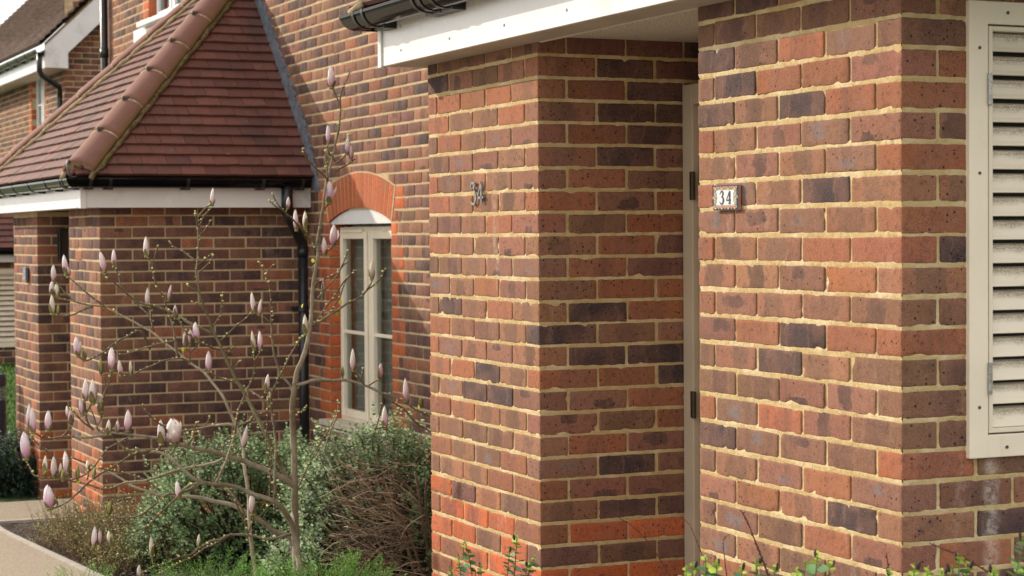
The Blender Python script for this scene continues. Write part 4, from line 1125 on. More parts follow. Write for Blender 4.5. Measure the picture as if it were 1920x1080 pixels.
# ------------------------------------------------------------------ the far house
FYB = 26.2; FXA = 5.42
H3 = empty('brick_house', (FXA, FYB, 0), 'farthest brick house with grey brown roof, white bargeboard and black gutter, upper left', 'house', 'brick houses of the terrace')
rng = np.random.default_rng(61); mb = MB()
z5 = CZ+.02
fw = (at(84, 190, 0, FXA)[1], at(59, 190, 0, FXA)[1], 2.95, 3.95)
zt3 = at(120, 92, 0, FXA)[2]
def fh(z0, z1):
    return [(fw[0]-FYB-.11, fw[1]-FYB+.22, fw[2]-.1, fw[3]+.2, 1)]
brick_wall(mb, WA(FXA, FYB), 9.5, zt3+.1, 0, z5, 'own', MIXW, rng, False, 0, hole_fn=fh)
brick_wall(mb, WB(FXA, FYB), 2.2, 5.9, 0, z5, 'skip', MIXW, rng, False, 0)
mortar_face(mb, WA(FXA, FYB), .003, 9.5, zt3+.1, 0, z5, [(fw[0]-FYB, fw[1]-FYB, fw[2], fw[3])], False); mortar_face(mb, WB(FXA, FYB), .003, 2.2, 5.9, 0, z5, [], False)
core(mb, WA(FXA, FYB), .012, 9.5, zt3+.1, 0, .25, [(fw[0]-FYB, fw[1]-FYB, fw[2], fw[3])]); core(mb, WB(FXA, FYB), .012, 8, 4.1, 0, .25, [])
zz = z5+.075*60
while zz > 1.6:
    zz -= .075
    if fw[2]-.1 < zz-.03 < fw[3]+.2:
        for a, b in ((fw[0]-FYB-.1, fw[0]-FYB), (fw[1]-FYB, fw[1]-FYB+.2)): brick_box(mb, WA(FXA, FYB), a, b, 0, .1, zz-.07, zz-.005, 'O', rng, False)
        brick_box(mb, WA(FXA, FYB), fw[1]-FYB, fw[1]-FYB+.1, .104, .2, zz-.07, zz-.005, 'O', rng, False)
link(mb.build('walls', [MB_FAR, MORT_FAR], H3, smooth=True), H3)
window('window', H3, FXA+.075, fw[0]+.003, fw[1]-.003, fw[2]+.02, fw[3]-.02, WHITE, vent=True)
# roof, bargeboard, fascia, gutter
ef = at(93, 100, 1, FYB-.28); EX = FXA-.30; EZ = at(97, 88, 1, FYB-.3)[2]
mb = MB()
ge = .145; n_ = 62; rr_ = np.random.default_rng(8); tp = math.tan(math.radians(44)); cs, sn = math.cos(math.radians(44)), math.sin(math.radians(44))
for k in range(n_):
    s0 = k*ge*.7
    yy = FYB-.26
    while yy < FYB+10:
        c = np.array((.225, .160, .135))*(1+rr_.normal(0, .1)); w_ = .26
        V = []
        for (u, s_, h_) in ((yy, s0-.01, .055), (yy+w_, s0-.01, .055), (yy+w_, s0+.13, .018), (yy, s0+.13, .018), (yy, s0-.01, .012), (yy+w_, s0-.01, .012)):
            V.append([EX-.05+s_*cs-h_*sn, u, EZ+.04+s_*sn+h_*cs])
        mb.add(V, [[0, 1, 2, 3], [4, 5, 1, 0]], bc=np.clip(c, 0, 1)); yy += w_+.004
mb.add([[EX-.05, FYB-.26, EZ+.03], [EX-.05, FYB+10, EZ+.03], [EX+6.3, FYB+10, EZ+.03+6.35*tp], [EX+6.3, FYB-.26, EZ+.03+6.35*tp]], [[0, 1, 2, 3]], bc=(.1, .07, .06))
link(mb.build('roof_slope', TILE, H3), H3)
mb = MB(); yb_ = FYB-.24; bw = .24/cs
b0x, b0z = EX-.01, EZ-.02
V = [[b0x, yb_, b0z-.24], [b0x, yb_, b0z+.03], [b0x+6.2, yb_, b0z+.03+6.2*tp], [b0x+6.2, yb_, b0z+6.2*tp-bw], [b0x+.30, yb_, b0z+.30*tp-bw+.0], [b0x+.30, yb_, b0z-.24]]
V += [[a, b+.03, c] for a, b, c in V]
mb.add(V, [[0, 1, 4, 5], [1, 2, 3, 4], [6, 11, 10, 7], [7, 10, 9, 8], [0, 6, 7, 1], [1, 7, 8, 2], [3, 9, 10, 4], [4, 10, 11, 5], [5, 11, 6, 0]])
link(mb.build('bargeboard', WHITE, H3), H3)
mb = MB(); mb.add([[b0x, yb_-.0, b0z+.032], [b0x+6.2, yb_, b0z+.032+6.2*tp], [b0x+6.2, yb_+.03, b0z+.075+6.2*tp], [b0x, yb_+.03, b0z+.075]], [[0, 1, 2, 3]]); link(mb.build('verge_mortar', HIPMORT, H3), H3)
mb = MB(); mb.box((b0x+.011, FYB+4.5, b0z-.14), (.02, 9.4, .20)); mb.box((b0x+.16, FYB+4.6, b0z-.24), (.30, 9.6, .012)); link(mb.build('fascia', WHITE, H3), H3)
gx3 = b0x-.065; br = [(gx3, FYB-.1+q*.62, 1, 0, .03, .06) for q in range(9)]
gutter(H3, [(gx3, FYB-.30), (gx3, FYB+9)], b0z-.015, r=.06, brackets=br, mat=BLACK)
mb = MB(); tube(mb, [(gx3, FYB-.22, b0z-.05), (gx3, FYB-.22, b0z-.28), (gx3+.04, FYB-.18, b0z-.34), (FXA-.10, FYB-.10, b0z-.48), (FXA-.055, FYB+.10, b0z-.54), (FXA-.055, FYB+.10, b0z-.62), (FXA-.055, FYB+.10, 0)], .037, 12)
link(mb.build('downpipe', BLACKM, H3, smooth=True), H3)
# its small porch with a louvred cupboard
mb = MB(); Y5 = 24.0; XP = 3.86
brick_wall(mb, WB(XP, Y5), FXA-XP, 1.26, -.05, z5, 'skip', MIX2, rng, False, 0); brick_wall(mb, WA(XP, Y5), 2.0, 1.26, -.05, z5, 'own', MIXW, rng, False, 0)
mortar_face(mb, WB(XP, Y5), .003, FXA-XP, 1.26, -.05, z5, [], False); mortar_face(mb, WA(XP, Y5), .003, 2.0, 1.26, -.05, z5, [], False); core(mb, WB(XP, Y5), .012, FXA-XP, 1.26, -.05, 2.0, [])
link(mb.build('porch_wall', [MB_FAR, MORT_FAR], H3, smooth=True), H3)
louvre(H3, 3.98, 4.40, Y5-.02, .262, 1.19, detail=False)
fascia(H3, XP-.15, Y5-.15, Y5+2.15, 1.27, 1.40, FXA)
gutter(H3, [(FXA, Y5-.21), (XP-.21, Y5-.21), (XP-.21, Y5+2.2)], 1.41)
tiled_roof(H3, XP-.2, FXA, Y5-.21, Y5+3.1, 1.42, 3)

# ------------------------------------------------------------------ ground
def sheet(name, pts, mat, dz=0., n=1, kind='structure', skirt=0.):
    """pts: plan quad (4 corners), subdivided so that it follows the slope"""
    mb = MB(); P = np.array(pts, float); V = []; a = max(n, 1)
    for i in range(a+1):
        for j in range(a+1):
            u, v = i/a, j/a; p = P[0]*(1-u)*(1-v)+P[1]*u*(1-v)+P[2]*u*v+P[3]*(1-u)*v; V.append([p[0], p[1], float(ground_z(p[0], p[1]))+dz])
    Q = [[i*(a+1)+j, (i+1)*(a+1)+j, (i+1)*(a+1)+j+1, i*(a+1)+j+1] for i in range(a) for j in range(a)]
    mb.add(V, Q); o = mb.build(name, mat); tag(o, kind=kind); return o
mb = MB(); ys = [-150, -20, 5, 13.5, 16.8, 24, 60, 300]; xs = [-200, -20, 0, 8, 40, 260]
V = [[x, y, float(ground_z(x, y))-.03] for y in ys for x in xs]; k = len(xs)
mb.add(V, [[i*k+j, i*k+j+1, (i+1)*k+j+1, (i+1)*k+j] for i in range(len(ys)-1) for j in range(k-1)])
tag(mb.build('ground', GRASSM), kind='structure')
PX = 2.36
def strip(name, x0, x1, y0, y1, dz, mat, n=24, thick=.06, bev=False):
    mb = MB(); V = []; 
    for i in range(n+1):
        y = y0+(y1-y0)*i/n; g = float(ground_z(0, y))
        V += [[x0, y, g+dz], [x1, y, g+dz], [x1, y, g+dz-thick], [x0, y, g+dz-thick]]
    Q = []
    for i in range(n): b = 4*i; Q += [[b, b+1, b+5, b+4], [b+1, b+2, b+6, b+5], [b+3, b, b+4, b+7]]
    Q += [[0, 3, 2, 1], [4*n, 4*n+1, 4*n+2, 4*n+3]]
    mb.add(V, Q); o = mb.build(name, mat); tag(o, kind='structure'); return o
strip('path', -7, PX-.055, -12, 24, .02, PATH, 70)  # unseen outer width added so the gutter reflects paving instead of lawn
strip('path', PX+.0, 3.6, 13.92, 14.98, .018, PATH, 8)
strip('kerb', PX-.045, PX, -3, 13.90, .024, KERB, 50, .1)
strip('kerb', PX-.05, PX, 14.995, 24, .030, KERB, 20, .1)
strip('kerb', PX+.002, E1+.0, 13.87, 13.915, .033, KERB, 4, .1)
# planting bed, lumpy
mb = MB(); nx, ny = 40, 150; V = []
for j in range(ny+1):
    for i in range(nx+1):
        x = PX+.002+(D1-PX)*i/nx; y = 1.5+(13.86-1.5)*j/ny; V.append([x, y, float(ground_z(x, y))])
V = np.array(V); V[:, 2] += vnoise(V, 3)*.02+vnoise(V, 14)*.012+vnoise(V, 40)*.008+.0
mb.add(V, [[j*(nx+1)+i, j*(nx+1)+i+1, (j+1)*(nx+1)+i+1, (j+1)*(nx+1)+i] for j in range(ny) for i in range(nx)])
tag(mb.build('soil_bed', SOIL, smooth=True), kind='structure')
# loose bark chips
mb = MB(); r = np.random.default_rng(2); n = 2600
P = np.stack([r.uniform(PX+.02, 3.6, n), r.uniform(9.5, 13.8, n), np.zeros(n)], 1); P[:, 2] = ground_z(0, P[:, 1])+vnoise(P, 3)*.02+.012+r.uniform(0, .008, n)
tv = np.array([[-.5, -.5, 0], [.5, -.5, 0], [.5, .5, .1], [-.5, .5, .05], [-.4, -.4, .3], [.45, -.4, .25], [.4, .45, .3], [-.4, .4, .3]])
d = r.normal(size=(n, 3)); d[:, 2] *= .35
sc_ = np.stack([r.uniform(.006, .016, n), r.uniform(.014, .04, n), np.full(n, .008)], 1)
c = np.array([.05, .035, .028])*r.uniform(.4, 2.4, (n, 1)); c[r.random(n) < .05] = (.35, .28, .2)
inst(mb, tv, [[0, 3, 2, 1], [4, 5, 6, 7], [0, 1, 5, 4], [1, 2, 6, 5], [2, 3, 7, 6], [3, 0, 4, 7]], P, rots(d, r, np.tile([0, 0, 1.], (n, 1))), sc_, bc=c)
tag(mb.build('bark_chips', TWIG), 'dark bark chips scattered over the bed beside the pale path', 'mulch', kind='stuff')
# lawn grass
mb = MB(); n = 26000; P = np.stack([r.uniform(2.4, 6.0, n), 16.0+8.0*r.random(n)**1.1, np.zeros(n)], 1); P = P[(P[:, 1] > 16.6) | (P[:, 0] < 2.96)]; P = P[(P[:, 0] < 2.9+.12*(P[:, 1]-13)+.8) & ((P[:, 1] > 16.6))]; n = len(P)
P[:, 2] = ground_z(0, P[:, 1])-.02
d = r.normal(size=(n, 3))*.45; d[:, 2] = 1
tv = np.array([[-.5, 0, 0], [.5, 0, 0], [.35, .5, .1], [-.35, .5, .1], [0, 1, .35]])
c = np.array([.10, .21, .035])*r.uniform(.55, 1.5, (n, 1)); 
inst(mb, tv, [[0, 1, 2], [0, 2, 3], [3, 2, 4]], P, rots(d, r), np.stack([np.full(n, .009), r.uniform(.05, .10, n), np.full(n, .05)], 1), bc=c, tri=True)
tag(mb.build('lawn_grass', GRASSB), 'bright green lawn behind the bollard, left of the far pier', 'grass', kind='stuff')

# ------------------------------------------------------------------ small fittings
bx_, by_ = 2.79, 16.4; bz = float(ground_z(0, by_))
bo = empty('bollard', (bx_, by_, bz), 'dark blue grey bollard with pale ridges below its cap at the left', 'bollard')
bxy = at(-4, 800, 1, by_)[0]
bo.location = (bxy, by_, bz)
mb = MB(); r0 = .068; H_ = .90
lathe(mb, (bxy, by_, bz-.02), (0, 0, 1), [(0, r0), (H_-.22, r0), (H_-.22, .0)], 28); par(mb.build('post', mat_plain('bollard_paint', (.022, .027, .05), .35, .1, 10), smooth=False), bo)
mb = MB()
for q in range(4): z_ = bz+H_-.235+q*.028; lathe(mb, (bxy, by_, z_), (0, 0, 1), [(0, .05), (0, r0+.001), (.015, r0+.001), (.017, .05)], 28)
par(mb.build('louvre_ring', mat_plain('bollard_ring', (.22, .23, .26), .35, .1, 20, metal=.4)), bo)
mb = MB(); lathe(mb, (bxy, by_, bz+H_-.125), (0, 0, 1), [(0, .0), (0, r0+.002), (.075, r0+.002), (.098, r0-.008), (.106, r0-.03), (.11, .0001)], 28); par(mb.build('cap', bpy.data.materials['bollard_paint']), bo)

ln = at(118, 460, 1, Y2L-.07)
lt = empty('wall_lantern', tuple(ln), 'black box lantern on the dark wall inside the far hipped porch', 'lamp')
xa, xb = at(108, 460, 1, Y2L-.07)[0], at(129, 460, 1, Y2L-.07)[0]; za, zb_ = at(118, 492, 1, Y2L-.07)[2], at(118, 428, 1, Y2L-.07)[2]
mb = MB(); cx, cz_ = (xa+xb)/2, (za+zb_)/2
mb.box((cx, Y2L-.015, cz_), (.06, .03, .16), bev=.004); mb.box((cx, Y2L-.075, zb_-.012), (xb-xa, .10, .024), bev=.006); mb.box((cx, Y2L-.075, za+.008), (xb-xa-.02, .09, .016), bev=.004)
for sx in (-1, 1):
    for sy in (-1, 1): mb.box((cx+sx*(xb-xa-.02)/2, Y2L-.075+sy*.04, cz_), (.010, .010, zb_-za-.03), bev=.002)
par(mb.build('lantern_frame', BLACKM), lt)
mb = MB(); mb.box((cx, Y2L-.075, cz_), (xb-xa-.03, .07, zb_-za-.05)); par(mb.build('lantern_glass', mat_plain('smoked_glass', (.05, .04, .03), .1, .1, 10)), lt)

sg = at(48, 515, 0, E1-.02)
sn_ = empty('house_number', tuple(sg), 'narrow grey blue slate plaque on the far brick pier of the hipped porch', 'house number')
mb = MB(); hz = .115; wy = .12
mb.box(sg, (.022, wy, hz*1.0), bev=.004); par(mb.build('plaque', mat_plain('slate_plaque', (.10, .12, .16), .5, .1, 30)), sn_)
mb = MB(); O2 = sg.copy()
for dx_ in (-.022,): ribbon(mb, [(-.034, .034), (-.014, .034)], .006, O2, UXA, UZ, UN, .0115, .013)
ribbon(mb, [(-.034, .010), (-.030, .030), (-.012, .028), (-.014, .004), (-.034, -.030), (-.010, -.030)], .009, O2, UXA, UZ, UN, .0115, .013)
ribbon(mb, [(.010, .030), (.032, .030), (.020, .004), (.034, -.012), (.022, -.031), (.008, -.028)], .009, O2, UXA, UZ, UN, .0115, .0131)
par(mb.build('characters', mat_plain('plaque_lettering', (.52, .58, .64), .5, .05, 30)), sn_)

# ------------------------------------------------------------------ magnolia
TD = 8.35
BR = []      # (points px, r0 px, r1 px, drift)
def B(s, r0, r1, drift=0., kind='b'): 
    v = [float(x) for x in s.replace(';', ' ').replace(',', ' ').split()]; BR.append((np.array(v).reshape(-1, 2), r0, r1, drift, kind))
# main stems (root to tip)
B('560,1230 558,1120 555,1040 553,960 552,900 551,850 549,800 548,760 553,720 558,695 567,675 577,640 583,600 586,550 591,510 596,480 600,430 607,380 612,340 618,318 622,300 630,265 636,240 638,200 638,180 644,163 657,132', 11.5, 1.4, 0)
B('566,1230 562,1120 556,1060 545,1010 530,1003 514,997 500,985 483,974 463,962 435,947 406,941 372,933 347,931 319,929 300,929 272,920 244,910 232,900 209,888 183,876 163,868 134,858', 10, 1.6, .35)
B('572,1240 566,1120 560,1050 552,1000 543,974 524,948 510,938 475,927 443,913 422,909 394,907 374,903 361,895 341,878 321,860 300,848 281,847 244,845 232,839 220,829 209,819 203,815', 10, 1.8, -.35)
B('553,912 535,899 504,884 475,872 453,863 428,856 413,850 380,843 350,837 332,831 312,825 293,821 254,816 220,812 189,810 181,799', 7.5, 2, -.25)
B('548,905 539,894 530,880 519,857 506,830 493,804 476,770 461,743 447,718 437,700 429,683 412,646 400,621 390,593 380,568 374,548 368,513 370,492 372,458 372,430 371,407 366,395', 6, 1.4, .2)
B('530,1240 490,1120 474,1040 468,980 467,941 464,911 462,896 458,867 456,839 450,815 439,789 428,765 417,741 400,720 384,699 357,681 335,662 310,644 290,626 272,615 235,595 199,577 170,572 150,569 138,565 122,562 108,559', 6.5, 1.6, .4)
# upper left
B('199,577 180,563 156,544 136,526 123,516', 2, 1.3, .05)
B('174,576 162,578 148,585 134,591 109,592 95,589', 1.8, 1.3, -.05)
B('138,565 130,556 121,548 113,538', 1.6, 1.2, .0)
B('396,624 372,613 347,601 331,588 310,581 290,573 272,571 250,561 235,548 219,534 203,520 194,508', 2.6, 1.3, -.2)
B('288,622 282,595 274,585 254,567 229,540 223,516 212,499', 1.9, 1.2, .1)
B('333,670 330,650 327,622 321,601 320,599 311,571 303,550 292,532 287,512 286,497 291,479 296,461', 2.6, 1.2, -.12)
B('286,497 281,489 274,481', 1.5, 1.2, 0); B('288,622 284,600 283,583 277,574', 1.5, 1.1, 0)
B('441,650 410,655 388,648 372,640 355,628 347,620 335,599 330,597', 1.9, 1.2, -.1)
B('372,640 366,652 357,660 356,676 355,682', 1.7, 1.2, 0); B('357,660 350,655 347,652', 1.5, 1.1, 0)
B('410,641 422,632 433,620 453,603 465,593 471,585', 2., 1.2, .1)
B('502,756 484,742 465,730 441,717 412,709 400,701 395,697', 2, 1.2, .1)
B('550,738 543,721 530,707 520,683 513,658 510,632 509,607 508,571 506,540 500,522 498,515 490,500 485,490', 3.2, 1.1, -.1)
B('499,517 504,505 513,496', 1.3, 1.1, 0); B('507,605 498,597 490,590', 1.4, 1.1, 0)
B('406,905 414,885 421,872 428,852 439,819 443,796 447,769 453,756 461,734 471,717 477,691 478,675 475,660', 2.6, 1.2, .1)
B('478,678 484,667 490,656', 1.4, 1.1, 0)
B('515,930 515,896 516,867 517,839 515,811 511,778 509,756 509,740 518,718 529,698 544,667 558,644 567,630', 2.8, 1.4, -.15)
B('514,930 500,850 501,790 503,757 503,738', 1.2, 1., .02)
B('444,800 456,795 470,788 476,778 490,776 502,768 507,758', 2., 1.2, 0)
B('450,815 460,803 470,790 476,782', 1.6, 1.4, 0)
B('427,856 442,849 447,840 439,833 425,832 419,835 417,846', 1.8, 1.1, .02)
B('313,811 308,800 291,789 280,778 270,768 268,758', 2, 1.2, -.05)
B('449,800 439,798 428,796 400,798 380,802 360,806 341,809 330,818', 2.4, 1.6, .05)
B('372,492 352,478 341,470 325,462 318,452', 1.6, 1.1, .03); B('373,512 385,500 396,488 400,478', 1.5, 1, 0); B('371,496 386,486 398,476', 1.4, 1, .05)
B('372,545 360,540 352,532', 1.3, 1, 0); B('374,440 384,432 392,420 396,412', 1.4, 1, 0); B('372,430 383,405 392,395 398,388', 1.6, 1.2, 0); B('372,430 368,412 366,400', 1.3, 1, 0)
B('371,407 378,398 388,388 398,384', 1.5, 1.1, 0)
B('382,586 378,575 360,565', 1.2, 1, 0)
B('399,612 408,600 415,585 416,565 418,548', 1.6, 1., .05)
B('422,668 430,660 438,650', 1.3, 1, 0); B('437,692 444,684 450,676', 1.3, 1, 0)
# left middle clusters
B('281,655 264,620 240,630 217,642 199,657 181,668 160,677 152,672 144,666', 2, 1.3, -.1)
B('330,638 303,644 274,651 242,662 217,665 199,662', 1.7, 1., .1)
B('357,681 340,672 310,675 291,683 264,695 244,706 225,703', 1.8, 1.2, -.1)
B('181,799 191,780 194,746 199,730 205,716 209,699 212,692', 2.2, 1.4, -.05); B('199,727 196,714 192,702', 1.4, 1.2, 0)
B('175,806 170,801 162,787 162,777 168,762 176,752', 2., 1.3, -.05); B('162,782 160,765 158,750', 1.5, 1.2, .02); B('172,803 158,793 144,779 132,765', 1.8, 1.2, 0); B('181,799 176,780 168,765', 1.5, 1.1, .05)
B('203,815 163,821 130,818 120,818 93,822 77,819 63,811', 2.6, 1.5, -.1); B('81,820 86,813 90,808', 1.5, 1.2, 0); B('118,818 126,808 134,798', 1.5, 1.2, 0)
B('134,858 110,862 95,855 85,843 75,835 65,827 60,815', 2, 1.3, -.08)
B('293,821 300,834 296,845 281,847', 2, 1.6, .0); B('220,829 228,838 236,846 250,852 262,846 256,840', 1.8, 1.2, .0)
B('422,857 410,865 384,872 336,881 300,893 277,900 254,903 232,906 209,916 189,916 163,908 134,902 116,897 101,896 79,896 63,890 58,880 51,866', 2.8, 1.4, .1)
B('300,920 275,901 244,890 209,882 183,876', 1.8, 1.2, .05)
B('281,845 262,850 244,855 228,865 211,876 195,884 181,894 167,904 150,920 134,935 114,948 101,953 93,953', 2., 1.3, -.15)
B('262,815 242,820 224,829 203,841 193,851 183,866 171,880 154,893 134,899 118,898', 1.8, 1.2, -.15)
B('101,896 105,892 106,888', 1.3, 1.1, 0); B('134,902 128,893 126,886', 1.4, 1.2, 0); B('163,900 166,890 165,882', 1.3, 1.1, 0); B('86,897 85,890 85,884', 1.3, 1.1, 0)
B('410,911 435,929 447,954 459,982 464,1003 463,1012', 2, 1.4, -.1); B('427,915 443,935 459,962 461,982 462,1000', 2, 1.4, -.12)
B('394,905 378,907 361,908 347,915 331,933 311,952 292,970 278,985 246,999 232,1004 222,1011', 2.6, 1.2, -.2); B('222,1011 212,1020 200,1024 184,1024', 1.4, 1.1, 0)
B('373,908 338,925 310,929 285,950 260,967 225,971 211,967', 2.2, 1.3, -.1); B('206,968 202,966', 1.2, 1.1, 0)
B('556,996 551,1000 535,1004 504,1011 480,1006 463,1003 443,1002 422,1005 412,1012 394,1015 370,1031 357,1040 337,1045 313,1055 280,1066 262,1080', 2.8, 1.6, -.3)
B('432,1004 400,1022 382,1029 366,1042 340,1054 300,1074', 1.8, 1.2, -.2)
B('463,1003 470,988 475,972 474,962', 1.6, 1.3, 0); B('480,975 490,965 503,950 515,938 528,922 532,918', 1.6, 1.1, .1)
B('461,855 470,848 468,838', 1.4, 1.2, 0)
B('516,880 515,930 515,960', 1.2, 1.5, .05); B('505,935 507,880 510,840', 1.2, 1., .05)
B('330,838 323,848 317,854', 1.3, 1.2, 0); B('303,833 300,830', 1.3, 1.2, 0)
B('365,900 366,880 365,840 362,810', 1.5, 1., .1); B('400,905 410,885 420,872 425,860', 1.6, 1.1, .05)
B('384,845 392,830 402,820 410,812', 1.6, 1.1, -.03); B('352,837 362,820 366,800 372,790', 1.4, 1, -.03); B('380,802 390,790 393,780', 1.3, 1, 0)
# right side
B('551,722 561,721 578,716 596,713 618,714 649,713 679,721 701,730 714,736 732,740 757,753 781,769 803,779 812,783', 4.2, 1.6, .1)
B('708,733 734,753 759,769 774,787 788,798 812,812', 2, 1.4, .05)
B('716,736 716,756 712,780 706,800 700,806', 1.8, 1.2, -.05); B('705,804 716,802 722,800', 1.2, 1.2, 0)
B('683,722 676,712 668,702 661,696', 2., 1.3, -.03); B('676,712 680,700 681,690', 1.3, 1.1, 0); B('690,724 702,716 711,712', 1.5, 1.2, .03); B('644,713 642,704 641,694', 1.3, 1.1, 0)
B('757,753 762,750 762,748', 1.3, 1.2, 0); B('781,769 787,764 790,756', 1.3, 1.1, 0)
B('582,618 587,611 609,596 630,583 650,570 677,556 688,544 710,527 723,504', 3., 1.1, .15); B('688,543 695,532 700,520', 1.5, 1.2, 0)
B('584,614 600,595 606,583 623,560 637,540 650,520', 1.8, 1.1, -.1)
B('587,558 594,531 623,518 641,500 654,487', 2, 1.1, .1); B('595,560 630,520 645,490 652,469', 1.7, 1., -.1)
B('614,596 628,570 637,558 648,527 660,512 668,507', 1.7, 1., .08)
B('600,425 591,464 585,445 573,436 560,425 547,409 529,393 516,376 510,362', 2.4, 1.1, -.2); B('527,392 515,386 504,375', 1.3, 1, 0); B('573,436 573,430', 1.2, 1.1, 0); B('560,424 561,420', 1.2, 1.1, 0)
B('593,468 605,472 618,468 622,462', 1.8, 1.2, .03); B('596,480 606,476 608,470', 1.6, 1.2, 0)
B('616,339 603,325 588,311 574,295 568,278', 1.8, 1., -.1)
B('614,338 613,305 612,280 615,272', 1.6, 1.1, .05); B('634,188 628,175 624,166', 1.5, 1.2, 0); B('627,322 640,315 652,308 662,300 668,297', 1.7, 1.1, .05); B('630,306 641,298 648,291 650,288', 1.5, 1.1, 0); B('628,302 620,290 610,282', 1.3, 1, 0); B('640,262 650,258 658,252', 1.2, 1, 0)
B('604,395 614,385 618,379', 1.8, 1.4, 0)
B('560,790 549,782 570,770 575,760', 1.3, 1., 0); B('549,780 556,778 565,770 572,764', 1.4, 1, 0)
B('605,855 615,820 628,790 634,765 634,750', 1.4, 1., .3)
B('556,925 563,905 580,870 600,830 620,800 630,770', 1.5, 1., .35)
B('530,1050 545,1035 560,1052 600,1080', 2., 1.6, -.2)

tree = empty('magnolia_tree', (0, 0, 0), 'young leafless magnolia with closed pink and white buds in front of the hipped porch', 'tree')
base = atd(556, 1230, TD)
gz_ = float(ground_z(0, base[1])); 
tree.location = (base[0], base[1], gz_)
nodes = []       # placed centre lines for joins
segs = []
wood = MB(); rw = np.random.default_rng(77)
def smooth_line(P, step=7.):
    Q_ = []; n = len(P)
    for i in range(n-1):
        a, b, c, d = P[max(i-1, 0)], P[i], P[i+1], P[min(i+2, n-1)]; k = max(2, int(np.linalg.norm(c-b)/step))
        for t in np.linspace(0, 1, k, endpoint=False): Q_.append(.5*((2*b)+(-a+c)*t+(2*a-5*b+4*c-d)*t*t+(-a+3*b-3*c+d)*t**3))
    Q_.append(P[-1]); return np.array(Q_)
allpts = []
for bi, (P, r0, r1, drift, kd) in enumerate(BR):
    S = smooth_line(P); n = len(S); L = np.concatenate([[0], np.cumsum(np.linalg.norm(np.diff(S, axis=0), axis=1))]); f = L/max(L[-1], 1)
    D0 = TD
    if nodes and bi > 0 and P[0][1] < 1150:
        A_ = np.array([x[:3] for x in nodes]); dd = np.hypot(A_[:, 0]-S[0][0], A_[:, 1]-S[0][1]); j = dd.argmin(); D0 = A_[j, 2]
    amp = min(.5, L[-1]/900.)
    wob = vnoise(np.stack([S[:, 0]*.011, S[:, 1]*.011, np.full(n, bi*3.1)], 1), 1.)*.10*np.minimum(1, L/60)
    dep = D0+drift*f*(1+.0*amp)+wob
    jit = np.stack([vnoise(np.stack([S[:, 1]*.1, S[:, 0]*.1, np.full(n, bi*7.7)], 1), 1.), vnoise(np.stack([S[:, 0]*.1, S[:, 1]*.1, np.full(n, bi*5.1+9)], 1), 1.)], 1)*.7
    S2 = S+jit*np.minimum(1, L/20)[:, None]
    W3 = np.array([atd(x, y, d) for (x, y), d in zip(S2, dep)])
    rf = .84 if r0 > 3 else 1.08
    rad = np.maximum((r0+(r1-r0)*f**.85)*rf, .85)*TD/FPX*(1+.10*vnoise(W3, 60))
    if r0 > 5: rad *= 1+.2*np.exp(-L/60.) if P[0][1] > 1150 else 1
    # knuckles where buds sit
    if r0 < 5:
        kn = (np.sin(L/9.5+bi) > .93); rad = rad*(1+.22*kn)
    col = np.where(((r0+(r1-r0)*f)[:, None] > 2.1), np.array([[.235, .200, .140]]), np.array([[.125, .088, .050]]))
    if bi in (5, 18): col = col*1.45
    if bi in (4, 7): col = np.array([[.125, .112, .05]])*np.ones((n, 1))
    tube(wood, W3, rad, 8 if r0 > 3 else 5, bc=col*(1+.1*rw.normal(size=(n, 1))))
    for (x, y), d, l in zip(S, dep, L): nodes.append((x, y, d, l, r0+(r1-r0)*(l/max(L[-1], 1))))
    allpts.append((S, dep, L, r0, r1, W3))
trunk = wood.build('trunk_and_branches', BARK, tree, smooth=True); trunk.matrix_parent_inverse = Matrix.Translation(tree.location).inverted()

def depth_near(x, y):
    A_ = np.array([x_[:3] for x_ in nodes]); dd = np.hypot(A_[:, 0]-x, A_[:, 1]-y); j = dd.argmin(); return A_[j, 2], dd[j], A_[j]
# small green leaf buds, one part
lb = MB(); 
prof = [(0, .0), (.0, .36), (.16, .5), (.38, .46), (.70, .24), (1., .01)]
k8 = 6; TV = np.array([[r_*math.cos(a), t, r_*math.sin(a)] for t, r_ in prof for a in np.arange(k8)*2*math.pi/k8]); TFq = [[i*k8+j, i*k8+(j+1) % k8, (i+1)*k8+(j+1) % k8, (i+1)*k8+j] for i in range(len(prof)-1) for j in range(k8)]
pos, dr, sz, cc = [], [], [], []
for S, dep, L, r0, r1, W3 in allpts:
    l = rw.uniform(8, 20)
    while l < L[-1]-2:
        j = min(int(np.searchsorted(L, l)), len(S)-2); rr = r0+(r1-r0)*l/L[-1]
        if rr < 2.6 and S[j][1] < 1080:
            T = W3[j+1]-W3[j]; T /= np.linalg.norm(T); sd = RT*rw.normal()+FW*rw.normal()*.6+UP*rw.uniform(.2, 1.2); sd -= T*sd.dot(T); sd /= np.linalg.norm(sd)
            d = T*rw.uniform(.3, .9)+sd+UP*.5; d /= np.linalg.norm(d); big = rw.random()
            ln_ = (rw.uniform(8, 13) if big < .68 else rw.uniform(12, 19))*TD/FPX
            pos.append(W3[j]+sd*rr*TD/FPX*.6); dr.append(d); sz.append((ln_*.27, ln_, ln_*.27))
            c = np.array([.30, .31, .09]) if rw.random() < .6 else np.array([.25, .20, .10]); cc.append(c*rw.uniform(.7, 1.35))
        l += rw.uniform(7, 19)
    d = W3[-1]-W3[-3]; d = d/np.linalg.norm(d)+UP*.4; ln_ = rw.uniform(9, 15)*TD/FPX; pos.append(W3[-1]-d*.003); dr.append(d/np.linalg.norm(d)); sz.append((ln_*.3, ln_, ln_*.3)); cc.append(np.array([.33, .34, .10])*rw.uniform(.7, 1.3))
inst(lb, TV, TFq, np.array(pos), rots(np.array(dr), rw), np.array(sz), bc=np.array(cc))
